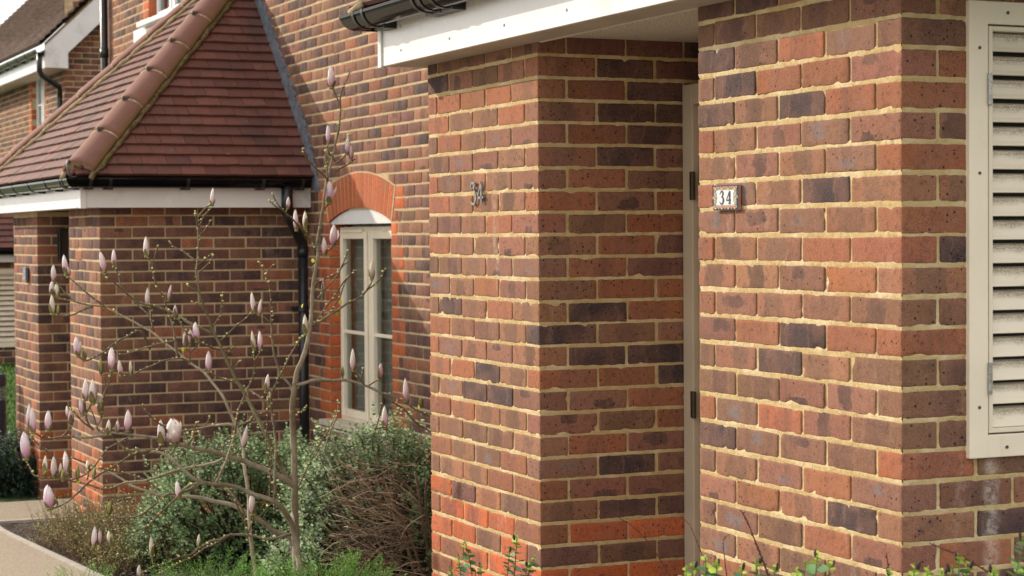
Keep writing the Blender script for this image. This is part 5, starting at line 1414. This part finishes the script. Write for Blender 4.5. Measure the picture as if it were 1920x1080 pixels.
o = par(lb.build('leaf_bud', BRACT, tree, smooth=True), tree); o['kind'] = 'stuff'
# unfolding yellow-green leaves
yl = MB(); P_ = [(566, 578), (640, 570), (785, 768), (132, 777), (143, 905), (202, 905), (346, 656), (630, 592), (587, 493)]
pos = np.array([atd(x, y, depth_near(x, y)[0]-.01) for x, y in P_]); d = np.stack([UP*rw.uniform(.2, 1)+RT*rw.normal() for _ in P_])
inst(yl, LV, LT, pos, rots(d, rw), np.array([[.012, .034, .02]]*len(P_)), bc=np.array([[.50, .48, .03]]*len(P_)), tri=True)
par(yl.build('unfolding_leaf', LEAF, tree, smooth=True), tree)['kind'] = 'stuff'

# flower buds: shape variants, then one object each
def petal(mb, ln, wid, open_, ang, tip, base, curl=0., twist=0., lean=0.):
    na, nt = 7, 9; V = []; C = []
    for i in range(nt):
        t = i/(nt-1); w_ = wid*(math.sin(math.pi*min(1, (t*.86+.10)))**.75)*(1-.55*max(0, t-.72)/.28)
        rad = wid*.50*((t+.03)**.55*(1.02-t)**.80/.475)*(1+open_*t*1.2)+open_*.16*t*t+lean*t**1.3
        for j in range(na):
            s_ = (j/(na-1)-.5)*2; th = ang+s_*w_*1.25/max(rad+.05, .08)*.62+twist*t; th = ang+max(-1.25, min(1.25, th-ang))
            rr = rad*(1-.04*s_*s_)*(1+curl*t)
            V.append([rr*math.cos(th), t*ln-.015*abs(s_)*t, rr*math.sin(th)])
            g = min(1, max(0, (t-.04)/.68)); vein = .5+.5*math.cos(s_*3); c = np.array(base)*(1-g)+np.array(tip)*g
            c = c*(1-.18*vein*(1-g)*.8); C.append(c)
    mb.add(V, [[i*na+j, i*na+j+1, (i+1)*na+j+1, (i+1)*na+j] for i in range(nt-1) for j in range(na-1)], bc=np.array(C))
TIP = (.88, .82, .80); PNK = (.58, .24, .36); VAR = {}
def bud_variant(key, fat, op, tip, base, bract, seed):
    r = np.random.default_rng(seed); mb = MB()
    for q in range(3): petal(mb, 1.0-.03*q, fat*.84, op*.35, q*2.1+.3, tip, base, twist=.25)
    for q in range(3): petal(mb, .93-.05*q+.04*r.random(), fat*.90, op*(.5+.9*r.random()), q*2.1+1.35, tip, base, twist=.1)
    if op > .15: petal(mb, .74, fat*.62, 0, 2.6, tip, base, lean=.27)
    if op > .25: petal(mb, .84, fat*.75, 0, 5.6, tip, base, lean=.24); petal(mb, .86, fat*.75, 0, .9, tip, base, lean=.18)
    me1 = mb
    b2 = MB(); sp = seed % 3
    for q in range(2 if bract else 1):
        a0 = 1.2+q*2.6; na, nt = 6, 6; V = []; hl = {0: .16, 1: .50, 2: .72, 3: .30}[bract]; C = []
        for i in range(nt):
            t = i/(nt-1); rad = fat*.53*((t*hl+.03)**.55*(1.02-t*hl)**.80/.475)+.012
            for j in range(na): s_ = (j/(na-1)-.5)*2; th = a0+s_*1.25*(1-t*.85); V.append([rad*math.cos(th), t*hl-.01, rad*math.sin(th)]); C.append(np.array((.21, .175, .06) if bract in (1, 3) else (.20, .145, .085))*(1-.35*t)*(1+.15*r.normal()))
        b2.add(V, [[i*na+j, i*na+j+1, (i+1)*na+j+1, (i+1)*na+j] for i in range(nt-1) for j in range(na-1)], bc=np.array(C))
    lathe(b2, (0, -.03, 0), (0, 1, 0), [(-.06, .02), (-.04, fat*.28), (.02, fat*.33), (.05, fat*.2)], 8, bc=(.20, .22, .06))
    VAR[key] = (me1, b2)
bud_variant('w', .27, .0, (.88, .83, .80), (.72, .44, .52), 3, 1); bud_variant('w2', .30, .08, (.88, .82, .79), (.68, .36, .46), 1, 2)
bud_variant('p', .29, .05, (.88, .80, .80), (.64, .26, .42), 3, 3); bud_variant('o', .34, .20, (.88, .78, .82), (.62, .24, .42), 3, 4)
bud_variant('f', .38, .32, (.92, .87, .86), (.70, .38, .50), 0, 5); bud_variant('c', .27, .0, (.84, .78, .66), (.60, .46, .34), 1, 6)
bud_variant('g', .30, .0, (.40, .40, .12), (.30, .29, .09), 2, 7); bud_variant('s', .26, .02, (.74, .58, .58), (.50, .22, .30), 2, 8)
# x_base, y_base, x_tip, y_tip, width(px), kind
BUDS = '''622,164,620,122,18,p 616,268,615,233,12,p 651,288,653,253,13,p 658,299,659,270,10,s 617,380,617,338,20,o 624,460,627,420,17,o 609,478,607,443,14,p 556,431,553,391,13,p 572,427,572,394,12,c 540,390,541,368,12,p 574,626,571,588,14,c 398,384,399,351,11,w
477,586,471,546,12,w 486,590,489,560,9,w 477,655,472,619,11,c 488,655,487,619,12,p 391,697,392,657,14,o 499,735,503,700,12,w2 504,757,505,733,10,c 455,840,464,797,13,w 316,563,321,533,9,s 329,597,328,570,11,s
347,652,346,620,10,s 356,646,355,618,10,s 369,640,366,603,15,o 276,572,277,538,11,w 274,480,273,442,13,w 196,509,188,470,15,p 214,499,213,466,12,p 124,512,119,476,14,p 130,516,127,498,8,s 102,529,99,495,13,p 97,553,97,526,12,w2 108,556,105,528,12,c 99,588,97,551,13,c 109,590,109,569,9,g
147,668,141,630,15,o 159,676,154,650,10,g 210,694,208,650,17,o 190,702,188,670,10,g 227,704,223,674,12,p 246,704,244,675,9,c 160,749,161,708,15,w 174,756,173,710,18,w2 155,778,150,745,12,s 188,776,190,744,14,g 133,796,132,766,18,s 127,780,125,760,8,w 203,814,204,785,15,c 220,812,220,787,16,s 239,808,241,767,18,p 91,808,90,768,17,p 62,810,60,763,18,p 53,800,55,755,11,w2
49,860,46,808,22,o 84,888,85,853,13,c 101,892,101,855,15,w 126,888,122,844,15,w2 113,888,114,867,11,w 119,901,118,878,12,g 165,884,164,861,12,c 145,900,146,870,9,g 176,895,177,874,8,g 94,953,90,908,24,o 108,945,100,930,9,g 204,965,206,938,13,g 176,1024,178,985,14,w 188,1020,187,992,11,s 206,1021,203,994,12,c 211,1024,209,998,11,g 285,1042,283,1004,12,c 336,934,331,900,14,w 372,1026,373,1000,9,c 261,1082,261,1058,11,w
474,964,472,922,16,w2 548,997,548,958,14,w 303,832,301,786,18,w2 327,830,323,784,31,f 661,694,662,652,13,w 712,712,714,679,12,s 762,752,760,708,14,p 722,803,721,760,16,p 642,706,642,684,9,g 697,522,698,488,12,c 604,560,606,520,8,s 587,508,590,495,7,g 612,305,613,278,9,g 649,278,656,252,9,g 790,762,788,742,9,g'''
gk = {}
for key, (a, b) in VAR.items():
    pa = a.build('flower_bud', PETAL, None, smooth=True); pb = b.build('bract', BRACT, None, smooth=True)
    gk[key] = (pa, pb)
used = set(); nb = 0
for s_ in BUDS.split():
    xb_, yb2, xt, yt, wd, kd = s_.split(','); xb_, yb2, xt, yt, wd = map(float, (xb_, yb2, xt, yt, wd))
    dpt, dist_, nd = depth_near(xb_, yb2); p0 = atd(xb_, yb2, dpt); p1 = atd(xt, yt, dpt+rw.normal(0, .015))
    # a short stalk when the bud does not touch a branch
    v = p1-p0; L_ = np.linalg.norm(v); y_ = v/L_; an = rw.normal(size=3); x_ = np.cross(y_, an); x_ /= np.linalg.norm(x_); z_ = np.cross(x_, y_)
    fat = {'w': .27, 'w2': .30, 'p': .30, 'o': .36, 'f': .40, 'c': .27, 'g': .30, 's': .26}[kd]
    ws = (wd*dpt/FPX)/(fat*1.02*L_); ws = min(1.5, max(.75, ws))
    Mx = Matrix([[x_[i]*L_*ws for i in ()] for _ in ()]) if False else None
    R3 = Matrix(((x_[0], y_[0], z_[0]), (x_[1], y_[1], z_[1]), (x_[2], y_[2], z_[2]))).to_4x4()
    if kd not in used: o, b = gk[kd]; used.add(kd)
    else: o = gk[kd][0].copy(); b = gk[kd][1].copy(); COL.objects.link(o); COL.objects.link(b)
    o.parent = tree; o.matrix_parent_inverse = Matrix.Translation(tree.location).inverted()
    o.matrix_basis = Matrix.Translation(Vector(p0)) @ R3 @ Matrix.Diagonal((L_*ws, L_, L_*ws, 1))
    b.parent = o; b.matrix_parent_inverse = Matrix.Identity(4); b.matrix_basis = Matrix.Identity(4)
    nb += 1
    if dist_ > 2.2:
        q0 = atd(nd[0], nd[1], nd[2]); mbk = MB(); tube(mbk, [q0, (q0+p0)/2+UP*-.002, p0], .0028, 5, bc=(.16, .15, .06)); par(mbk.build('bud_stalk', BARK, tree, smooth=True), tree)
print('flower buds', nb)

# ------------------------------------------------------------------ shrubs
def shrub(name, c, R3_, n, leaf, cols, label, cat, seed, keep=None, stem_r=.0035, per=9, shoot=.07, group=None, top_bias=.6, inner=.35, stemcol=(.10, .075, .05), width=.36, spread=1.):
    """dome of leafy shoots: c = centre on the ground, R3_ = radii; keep(p) -> bool mask of shoots"""
    r = np.random.default_rng(seed); d = r.normal(size=(n*3, 3)); d[:, 2] = np.abs(d[:, 2])*1.0-.15; d /= np.linalg.norm(d, axis=1, keepdims=True)
    lump = 1+.15*vnoise(d*1.0+seed, 2.3)+.11*vnoise(d+seed*2, 6)+.10*(r.random(n*3) > .93)
    rad = (1-inner*r.random(n*3)**2.2)*lump
    P = np.array(c)+d*np.array(R3_)*rad[:, None]
    ok = P[:, 2] > ground_z(0, P[:, 1])+.02
    if keep is not None: ok &= keep(P)
    P = P[ok][:n]; d = d[ok][:n]; rad = rad[ok][:n]; m = len(P)
    t = empty(name, (c[0], c[1], float(ground_z(0, c[1]))), label, cat, group)
    out = d/np.array(R3_)*min(R3_); out /= np.linalg.norm(out, axis=1, keepdims=True)
    ax = out+np.array([0, 0, top_bias])+r.normal(size=(m, 3))*.35; ax /= np.linalg.norm(ax, axis=1, keepdims=True)
    # leaves spiral round each shoot
    pos, dr, scl, col, upv = [], [], [], [], []
    a = np.cross(ax, r.normal(size=(m, 3))); a /= np.linalg.norm(a, axis=1, keepdims=True); b = np.cross(ax, a)
    sh_c = np.clip(1+.28*vnoise(P+seed, 5)+r.normal(0, .10, m), .45, 1.7)
    for q in range(per):
        f = q/(per-1); th = q*2.4+r.uniform(0, .6, m); ring = a*np.cos(th)[:, None]+b*np.sin(th)[:, None]
        ln_ = leaf*(1-.45*f)*r.uniform(.75, 1.25, m); dd_ = ring*(1.0-.62*f)+ax*(.35+.9*f)+r.normal(size=(m, 3))*.15; dd_ /= np.linalg.norm(dd_, axis=1, keepdims=True)
        pos.append(P-ax*shoot*(1-f)); dr.append(dd_); scl.append(np.stack([ln_*width, ln_, ln_*width], 1)); upv.append(ax)
        k = r.integers(0, len(cols), m); cc = np.array(cols)[k]*sh_c[:, None]*(1+.18*f)*r.uniform(.82, 1.18, (m, 1)); col.append(cc)
    pos, dr, scl, col = map(np.concatenate, (pos, dr, scl, col)); upv = np.concatenate(upv)
    # face normal roughly along the shoot axis
    x = np.cross(dr, upv); x /= np.maximum(np.linalg.norm(x, axis=1, keepdims=True), 1e-6); z = np.cross(x, dr); Rm = np.stack([x, dr, z], -1)
    fb = MB(); inst(fb, LV, LT, pos, Rm, scl, bc=np.clip(col, 0, 1), tri=True); par(fb.build('foliage', LEAF, t, smooth=True), t)
    sb = MB(); cen = np.array(c)+np.array([0, 0, .02])
    for i in r.choice(m, min(m, 260), replace=False):
        mid = cen+(P[i]-cen)*.5+r.normal(size=3)*.03*min(R3_)+np.array([0, 0, -.03]); g0 = cen+(P[i]-cen)*.08*r.random(); g0[2] = ground_z(0, g0[1])
        tube(sb, [g0, mid, P[i]-ax[i]*shoot, P[i]], np.array([stem_r*2.2, stem_r*1.3, stem_r*.7, stem_r*.4]), 4, caps=False, bc=np.array(stemcol)*r.uniform(.7, 1.3))
    par(sb.build('stems', TWIG, t, smooth=True), t)
    return t, P

GG = [(.25, .32, .19), (.20, .28, .145), (.31, .38, .25), (.16, .24, .10), (.24, .36, .14)]
cR = atd(742, 1000, 9.85); gR = float(ground_z(0, cR[1]))
def keepR(P):
    q = P-np.array([0, 0, CZ]); z = q@FW; x = 960+FPX*(q@RT)/z; y = 540-FPX*(q@UP)/z
    rr = np.random.default_rng(1).random(len(P)); cav = (z < 10.0) & (y > 872+np.abs(x-690)*.30) & (x > 610-(y-880)*.12) & (x < 768+(y > 1000)*30)
    return ~cav | (rr < .05)
tR, _ = shrub('grey_green_shrub', (cR[0], cR[1], gR), (.66, .50, .88), 3000, .044, GG, 'grey green shrub with a bare twiggy hollow in its front, under the arched window', 'shrub', 4, keep=keepR, group='grey green shrubs in the bed', inner=.28)
tw = MB(); r = np.random.default_rng(17)
for i in range(700):
    y0 = 860+225*r.random()**.8; x0 = r.uniform(650, 805)-(y0 < 900)*20; lo = (1090-y0)/240
    ang = math.radians(r.normal(180-26*lo+6*r.normal(), 27)); L_ = r.uniform(35, 150)*(1-.25*lo); de = r.uniform(9.32, 10.0)
    P = []; k = 6; a_ = ang; x, y = x0, y0
    for q in range(k): P.append(atd(x, y, de-.25*q/k*r.uniform(.2, 1))); x += math.cos(a_)*L_/k; y -= math.sin(a_)*L_/k; a_ += r.normal(0, .16)
    if x < 575: continue
    R0 = r.uniform(.0012, .0034); c = np.array([(.50, .38, .27), (.36, .27, .21), (.58, .47, .33), (.24, .18, .14)][r.integers(4)])*r.uniform(.7, 1.3)
    tube(tw, P, np.linspace(R0, R0*.45, k), 5, bc=c)
for s_, w0, c in (('786,1110 760,1010 744,962 735,935 722,905 714,897', .010, (.36, .26, .16)), ('800,1110 778,1030 760,985 740,962 715,950 700,938', .011, (.28, .20, .13)), ('812,1110 800,1020 790,960 785,920 778,885', .013, (.20, .14, .10)),
                  ('800,1080 775,1052 740,1040 705,1036 684,1031', .006, (.40, .32, .20)), ('770,985 735,967 700,964 671,962', .005, (.38, .30, .15)), ('724,982 700,990 665,1001 637,1003', .005, (.36, .28, .18)),
                  ('790,1100 740,1062 700,1050 650,1047 600,1052', .006, (.34, .25, .16)), ('715,945 702,932 690,930 668,918 645,911', .0045, (.32, .25, .18)), ('800,1000 775,930 745,890 725,880 700,865', .006, (.25, .18, .12)), ('820,1100 806,1000 798,940 800,900', .012, (.17, .12, .09)),
                  ('730,1110 720,1040 690,1000 660,985 620,985', .005, (.25, .18, .12)), ('760,1000 700,1020 650,1022 600,1015', .004, (.30, .22, .15))):
    v = np.array([float(q) for q in s_.replace(',', ' ').split()]).reshape(-1, 2); S = smooth_line(v, 12); de = 9.30+.25*np.linspace(1, 0, len(S))
    tube(tw, [atd(x, y, d) for (x, y), d in zip(S, de)], np.linspace(w0, w0*.4, len(S)), 7, bc=c)
par(tw.build('bare_twigs', TWIG, tR, smooth=True), tR)

G2 = [(.175, .275, .12), (.135, .22, .09), (.24, .34, .175), (.20, .30, .14), (.12, .19, .07)]
cL = atd(462, 985, 11.35); gL = float(ground_z(0, cL[1]))
shrub('grey_green_shrub', (cL[0], cL[1], gL), (.70, .55, .75), 2700, .047, G2, 'broad leafy green shrub behind the magnolia, in front of the hipped porch wall', 'shrub', 8, inner=.30, group='grey green shrubs in the bed')
cM = atd(600, 960, 10.9); shrub('grey_green_shrub', (cM[0], cM[1], float(ground_z(0, cM[1]))), (.38, .35, .70), 600, .036, G2, 'smaller green shrub in the gap between two larger shrubs, below the black downpipe', 'shrub', 9, inner=.3, group='grey green shrubs in the bed')

# low wiry heath-like shrub
r = np.random.default_rng(23); cH = atd(228, 1010, 11.8); cH[2] = float(ground_z(0, cH[1]))
th = empty('heath_shrub', tuple(cH), 'low wiry brown and green heath in the bed corner beside the pale path', 'shrub')
sb = MB(); fb = MB(); pos = []; dr = []; sc_ = []; cc = []
for i in range(2600):
    a = r.uniform(0, 2*math.pi); q = math.sqrt(r.random()); bx2, by2 = cH[0]+.68*q*math.cos(a), cH[1]+1.05*q*math.sin(a); bz2 = float(ground_z(0, by2))
    if bx2 < PX+.03: continue
    h = .34*(1-.5*q*q)*r.uniform(.55, 1.15); lean = np.array([math.cos(a)*q*.5+r.normal()*.35, math.sin(a)*q*.5+r.normal()*.35, 1.]); lean /= np.linalg.norm(lean)
    p0 = np.array([bx2, by2, bz2]); p1 = p0+lean*h*.55+r.normal(size=3)*.02; p2 = p1+lean*h*.45+r.normal(size=3)*.03
    tube(sb, [p0, p1, p2], np.array([.0022, .0015, .0009]), 3, caps=False, bc=np.array((.20, .13, .085))*r.uniform(.6, 1.5))
    gcol = np.array([(.31, .34, .10), (.25, .30, .09), (.31, .23, .11), (.26, .20, .10), (.38, .42, .15)][r.integers(5)])
    for k in range(12):
        f = .25+.75*k/11; p = p0+(p1-p0)*min(1, f*2)+(p2-p1)*max(0, f*2-1); pos.append(p); v = lean*.6+r.normal(size=3)*.6; dr.append(v); s2 = r.uniform(.013, .027); sc_.append((s2*.38, s2, s2*.3)); cc.append(gcol*r.uniform(.6, 1.5))
inst(fb, LV, LT, np.array(pos), rots(np.array(dr), r), np.array(sc_), bc=np.array(cc), tri=True)
par(sb.build('stems', TWIG, th), th); par(fb.build('foliage', LEAF, th), th)

# dark evergreen by the far pier
cD = atd(40, 905, 15.7); cD[2] = float(ground_z(0, cD[1]))
shrub('dark_evergreen_shrub', tuple(cD), (.50, .40, .46), 1800, .044, [(.035, .075, .060), (.05, .10, .075), (.10, .16, .13), (.03, .06, .04), (.06, .12, .05)], 'dark blue green evergreen shrub at the foot of the far pier, beyond the pale path', 'shrub', 14, inner=.3)

# feathery conifer along the bottom edge
def conifer(c, rx, ry, hmax, n, seed, label):
    r = np.random.default_rng(seed); t = empty('spreading_conifer', (c[0], c[1], float(ground_z(0, c[1]))), label, 'conifer', 'feathery conifers along the front of the bed')
    sb = MB(); fb = MB(); pos = []; dr = []; sc_ = []; cc = []
    for i in range(n):
        a = r.uniform(0, 2*math.pi); q = math.sqrt(r.random()); p = np.array([c[0]+rx*q*math.cos(a), c[1]+ry*q*math.sin(a), 0.]); g = float(ground_z(0, p[1]))
        h = hmax*(1-.55*q*q)*r.uniform(.80, 1.06); az_ = a+r.normal()*.8; out = np.array([math.cos(az_)*.9, math.sin(az_)*.9, .0])
        L_ = r.uniform(.10, .17); P = []; v = out*.7+np.array([0, 0, 1.]); v /= np.linalg.norm(v); x = np.array([p[0], p[1], g+max(.02, h-L_*.8)])
        for k in range(6): P.append(x.copy()); x = x+v*L_/5; v = v+out*.05+r.normal(size=3)*.08; v /= np.linalg.norm(v)
        tube(sb, [np.array([c[0]+(p[0]-c[0])*.6, c[1]+(p[1]-c[1])*.6, g]), P[0]], np.array([.004, .002]), 4, caps=False, bc=(.12, .08, .05)); tube(sb, P, np.linspace(.0014, .0006, 6), 3, caps=False, bc=(.12, .16, .04))
        base = np.array([(.13, .33, .04), (.10, .26, .032), (.16, .40, .05), (.085, .20, .03)][r.integers(4)])*r.uniform(.8, 1.25)
        P = np.array(P); T = np.gradient(P, axis=0); T /= np.linalg.norm(T, axis=1, keepdims=True); pl = np.cross(T[2], r.normal(size=3)); pl /= np.linalg.norm(pl)
        for k in range(16):
            f = k/15*4.99; j = int(f); pt = P[j]+(P[min(j+1, 5)]-P[j])*(f-j); side = 1 if k % 2 else -1
            bl = (.034*(1-.55*k/15))*r.uniform(.8, 1.2); bd = T[j]*.8+pl*side*.75+r.normal(size=3)*.12; bd /= np.linalg.norm(bd)
            for m_ in range(7):
                pp = pt+bd*bl*m_/7; for_s = 1 if m_ % 2 else -1; dd_ = bd*.9+np.cross(bd, pl)*.3*r.normal()+pl*for_s*.4*side+T[j]*.3*for_s; pos.append(pp); dr.append(dd_); s2 = r.uniform(.007, .011); sc_.append((s2*.24, s2, s2*.2)); cc.append(base*(1+.35*m_/7+.3*k/15)*r.uniform(.8, 1.2))
    tv = np.array([[-.5, 0, 0], [.5, 0, 0], [0, 1, 0], [0, .3, .5]]); 
    inst(fb, tv, [[0, 3, 2], [3, 1, 2]], np.array(pos), rots(np.array(dr), r), np.array(sc_), bc=np.clip(np.array(cc), 0, 1), tri=True)
    par(sb.build('stems', TWIG, t), t); par(fb.build('foliage', LEAF, t), t)
    return t
for (px, py, dpt, rx, ry, n, seed, lab) in ((610, 1036, 7.75, .36, .22, 520, 1, 'feathery bright green conifer at the bottom edge in front of the twiggy shrub'),
                                       (400, 1044, 7.9, .36, .25, 520, 2, 'feathery green conifer spreading below the lowest magnolia branches'),
                                       (150, 1062, 8.3, .20, .24, 220, 3, 'small tuft of green conifer beside the path edging at the bottom left')):
    c = atd(px, py, dpt); g = float(ground_z(0, c[1])); conifer((c[0], c[1], g), rx, ry, c[2]-g+.01, n, seed, lab)

# leafy shoots in the near foreground
def shooty(name, tops, base_px, base_depth, label, seed, body, twigs=()):
    r = np.random.default_rng(seed); c = atd(base_px[0], base_px[1], base_depth); g = float(ground_z(0, c[1])); c[2] = g
    t = empty(name, tuple(c), label, 'shrub', 'leafy evergreen shrubs along the bottom edge'); fb = MB(); sb = MB(); pos = []; dr = []; sc_ = []; cc = []; bud = MB()
    ends = [(atd(x, y-7, d), s) for x, y, d, s in tops]
    for i in range(body): 
        a = r.uniform(0, 2*math.pi); q = math.sqrt(r.random()); e = c+np.array([.36*q*math.cos(a), .30*q*math.sin(a), 0]); e[2] = min(z for (p, s) in ends for z in [p[2]])-.05-r.random()*.35; ends.append((e, 1.))
    for e, s in ends:
        b0 = c+(e-c)*np.array([.35, .35, 0]); b0[2] = g; mid = b0+(e-b0)*.55+r.normal(size=3)*.03
        k = 14; ts = np.linspace(0, 1, k)[:, None]; P = (1-ts)**2*b0+2*ts*(1-ts)*mid+ts**2*e; P += np.stack([vnoise(P, 9), vnoise(P+5, 9), 0*P[:, 0]], 1)*.008*ts
        P[:, 2] = np.maximum(P[:, 2], g); tube(sb, P, np.linspace(.004, .0013, k)*s, 5, caps=False, bc=(.14, .17, .06))
        T = P[-1]-P[-3]; T /= np.linalg.norm(T); a = np.cross(T, r.normal(size=3)); a /= np.linalg.norm(a); b = np.cross(T, a)
        nl = 15
        for q in range(nl):
            f = 1-.45*(q/nl)**1.2*.6; p = P[0]*0+P[min(k-1, int(f*(k-1)))]; p = P[-1]-T*(.11*s*(q/nl)); th_ = q*2.4+r.uniform(0, .5); ring = a*math.cos(th_)+b*math.sin(th_)
            op_ = min(1., .25+q/6.); d = ring*op_+T*(1.1-.75*op_); ln_ = (.017+.030*min(1, q/5.))*s*r.uniform(.8, 1.15); pos.append(p); dr.append(d); sc_.append((ln_*.42, ln_, ln_*.4))
            col = np.array((.32, .46, .06)) if q < 4 else (np.array((.085, .19, .07)) if r.random() < .8 else np.array((.34, .40, .34))); cc.append(col*r.uniform(.75, 1.3))
        if r.random() < .7:
            p = P[-1]-T*.01+a*.006; bud = MB(); lathe(bud, p, T+a*.3, [(0, .001), (.004, .0035*s), (.012, .004*s), (.018, .0015)], 7, bc=(.045, .03, .03)); par(bud.build('old_flower_head', BRACT, t, smooth=True), t)
    dr = np.array(dr); dr /= np.linalg.norm(dr, axis=1, keepdims=True); up_ = np.tile([0, 0, 1.], (len(dr), 1))+r.normal(size=dr.shape)*.4; x = np.cross(dr, up_); x /= np.linalg.norm(x, axis=1, keepdims=True)
    inst(fb, LV, LT, np.array(pos), np.stack([x, dr, np.cross(x, dr)], -1), np.array(sc_), bc=np.array(cc), tri=True)
    par(sb.build('stems', TWIG, t), t); par(fb.build('foliage', LEAF, t, smooth=True), t)
    for s_, d, w0 in twigs:
        v = np.array([float(q) for q in s_.replace(',', ' ').split()]).reshape(-1, 2); S = smooth_line(v, 9); tb = MB(); P = [atd(x, y, d) for x, y in S]
        P = [c+(P[0]-c)*.3, *P]; P[0][2] = g
        tube(tb, P, np.linspace(w0, w0*.45, len(P)), 6, bc=(.13, .035, .03))
        for j in range(2, len(P)-1):
            if r.random() < .8: lathe(tb, P[j], RT*r.choice([-1, 1])+UP*.9, [(0, w0*.5), (w0*1.1, w0*.7), (w0*2.6, .0002)], 5, bc=(.12, .04, .03))
        par(tb.build('bare_twig', TWIG, t, smooth=True), t)
    return t
shooty('evergreen_shrub', [(1300, 1064, 4.35, 1), (1322, 1052, 4.3, 1), (1288, 1072, 4.3, .9), (1345, 1062, 4.25, 1), (1395, 1066, 4.2, .9), (1424, 1056, 4.15, 1.1), (1452, 1070, 4.2, .9), (1532, 1044, 4.1, 1.1), (1510, 1060, 4.2, .9), (1556, 1064, 4.1, .9), (1494, 1074, 4.1, .8)],
       (1420, 1250), 4.2, 'glossy green leafy shrub at the bottom edge below the ceramic number tile', 3, 30,
       [('1442,1085 1430,1050 1412,1005 1400,975 1387,955', 4.5, .0028), ('1332,1085 1318,1045 1306,1015 1294,985 1277,968', 4.8, .0014), ('1363,1085 1359,1050 1356,1020 1360,1008 1369,1001', 4.7, .0016), ('1262,1090 1225,1030 1190,990 1150,965 1120,953', 5.5, .0016)])
shooty('evergreen_shrub', [(1712, 1066, 3.8, 1), (1738, 1072, 3.8, .9), (1800, 1050, 3.7, 1.), (1812, 1064, 3.75, 1), (1790, 1072, 3.7, .9), (1670, 1078, 3.9, .8), (1860, 1074, 3.7, .9), (1765, 1076, 3.75, .9), (1905, 1066, 3.6, 1), (1922, 1010, 3.3, .7)],
       (1790, 1290), 3.75, 'blurred green leafy shrub at the bottom right, below the louvred cupboard', 5, 30,
       [('1872,1085 1815,1050 1770,1030 1742,1018', 4.0, .0022), ('1669,1090 1665,1060 1662,1036', 4.1, .0026)])
shooty('evergreen_shrub', [(874, 1022, 5.95, .95), (860, 1050, 5.9, .8), (968, 1014, 5.85, 1.1), (956, 1036, 5.85, .9), (1004, 1050, 5.8, 1.), (990, 1062, 5.8, .9), (900, 1066, 5.9, .8), (845, 1072, 5.9, .8)],
       (930, 1330), 5.9, 'sparse green leafy shoots in front of the pier with metal digits', 7, 14)
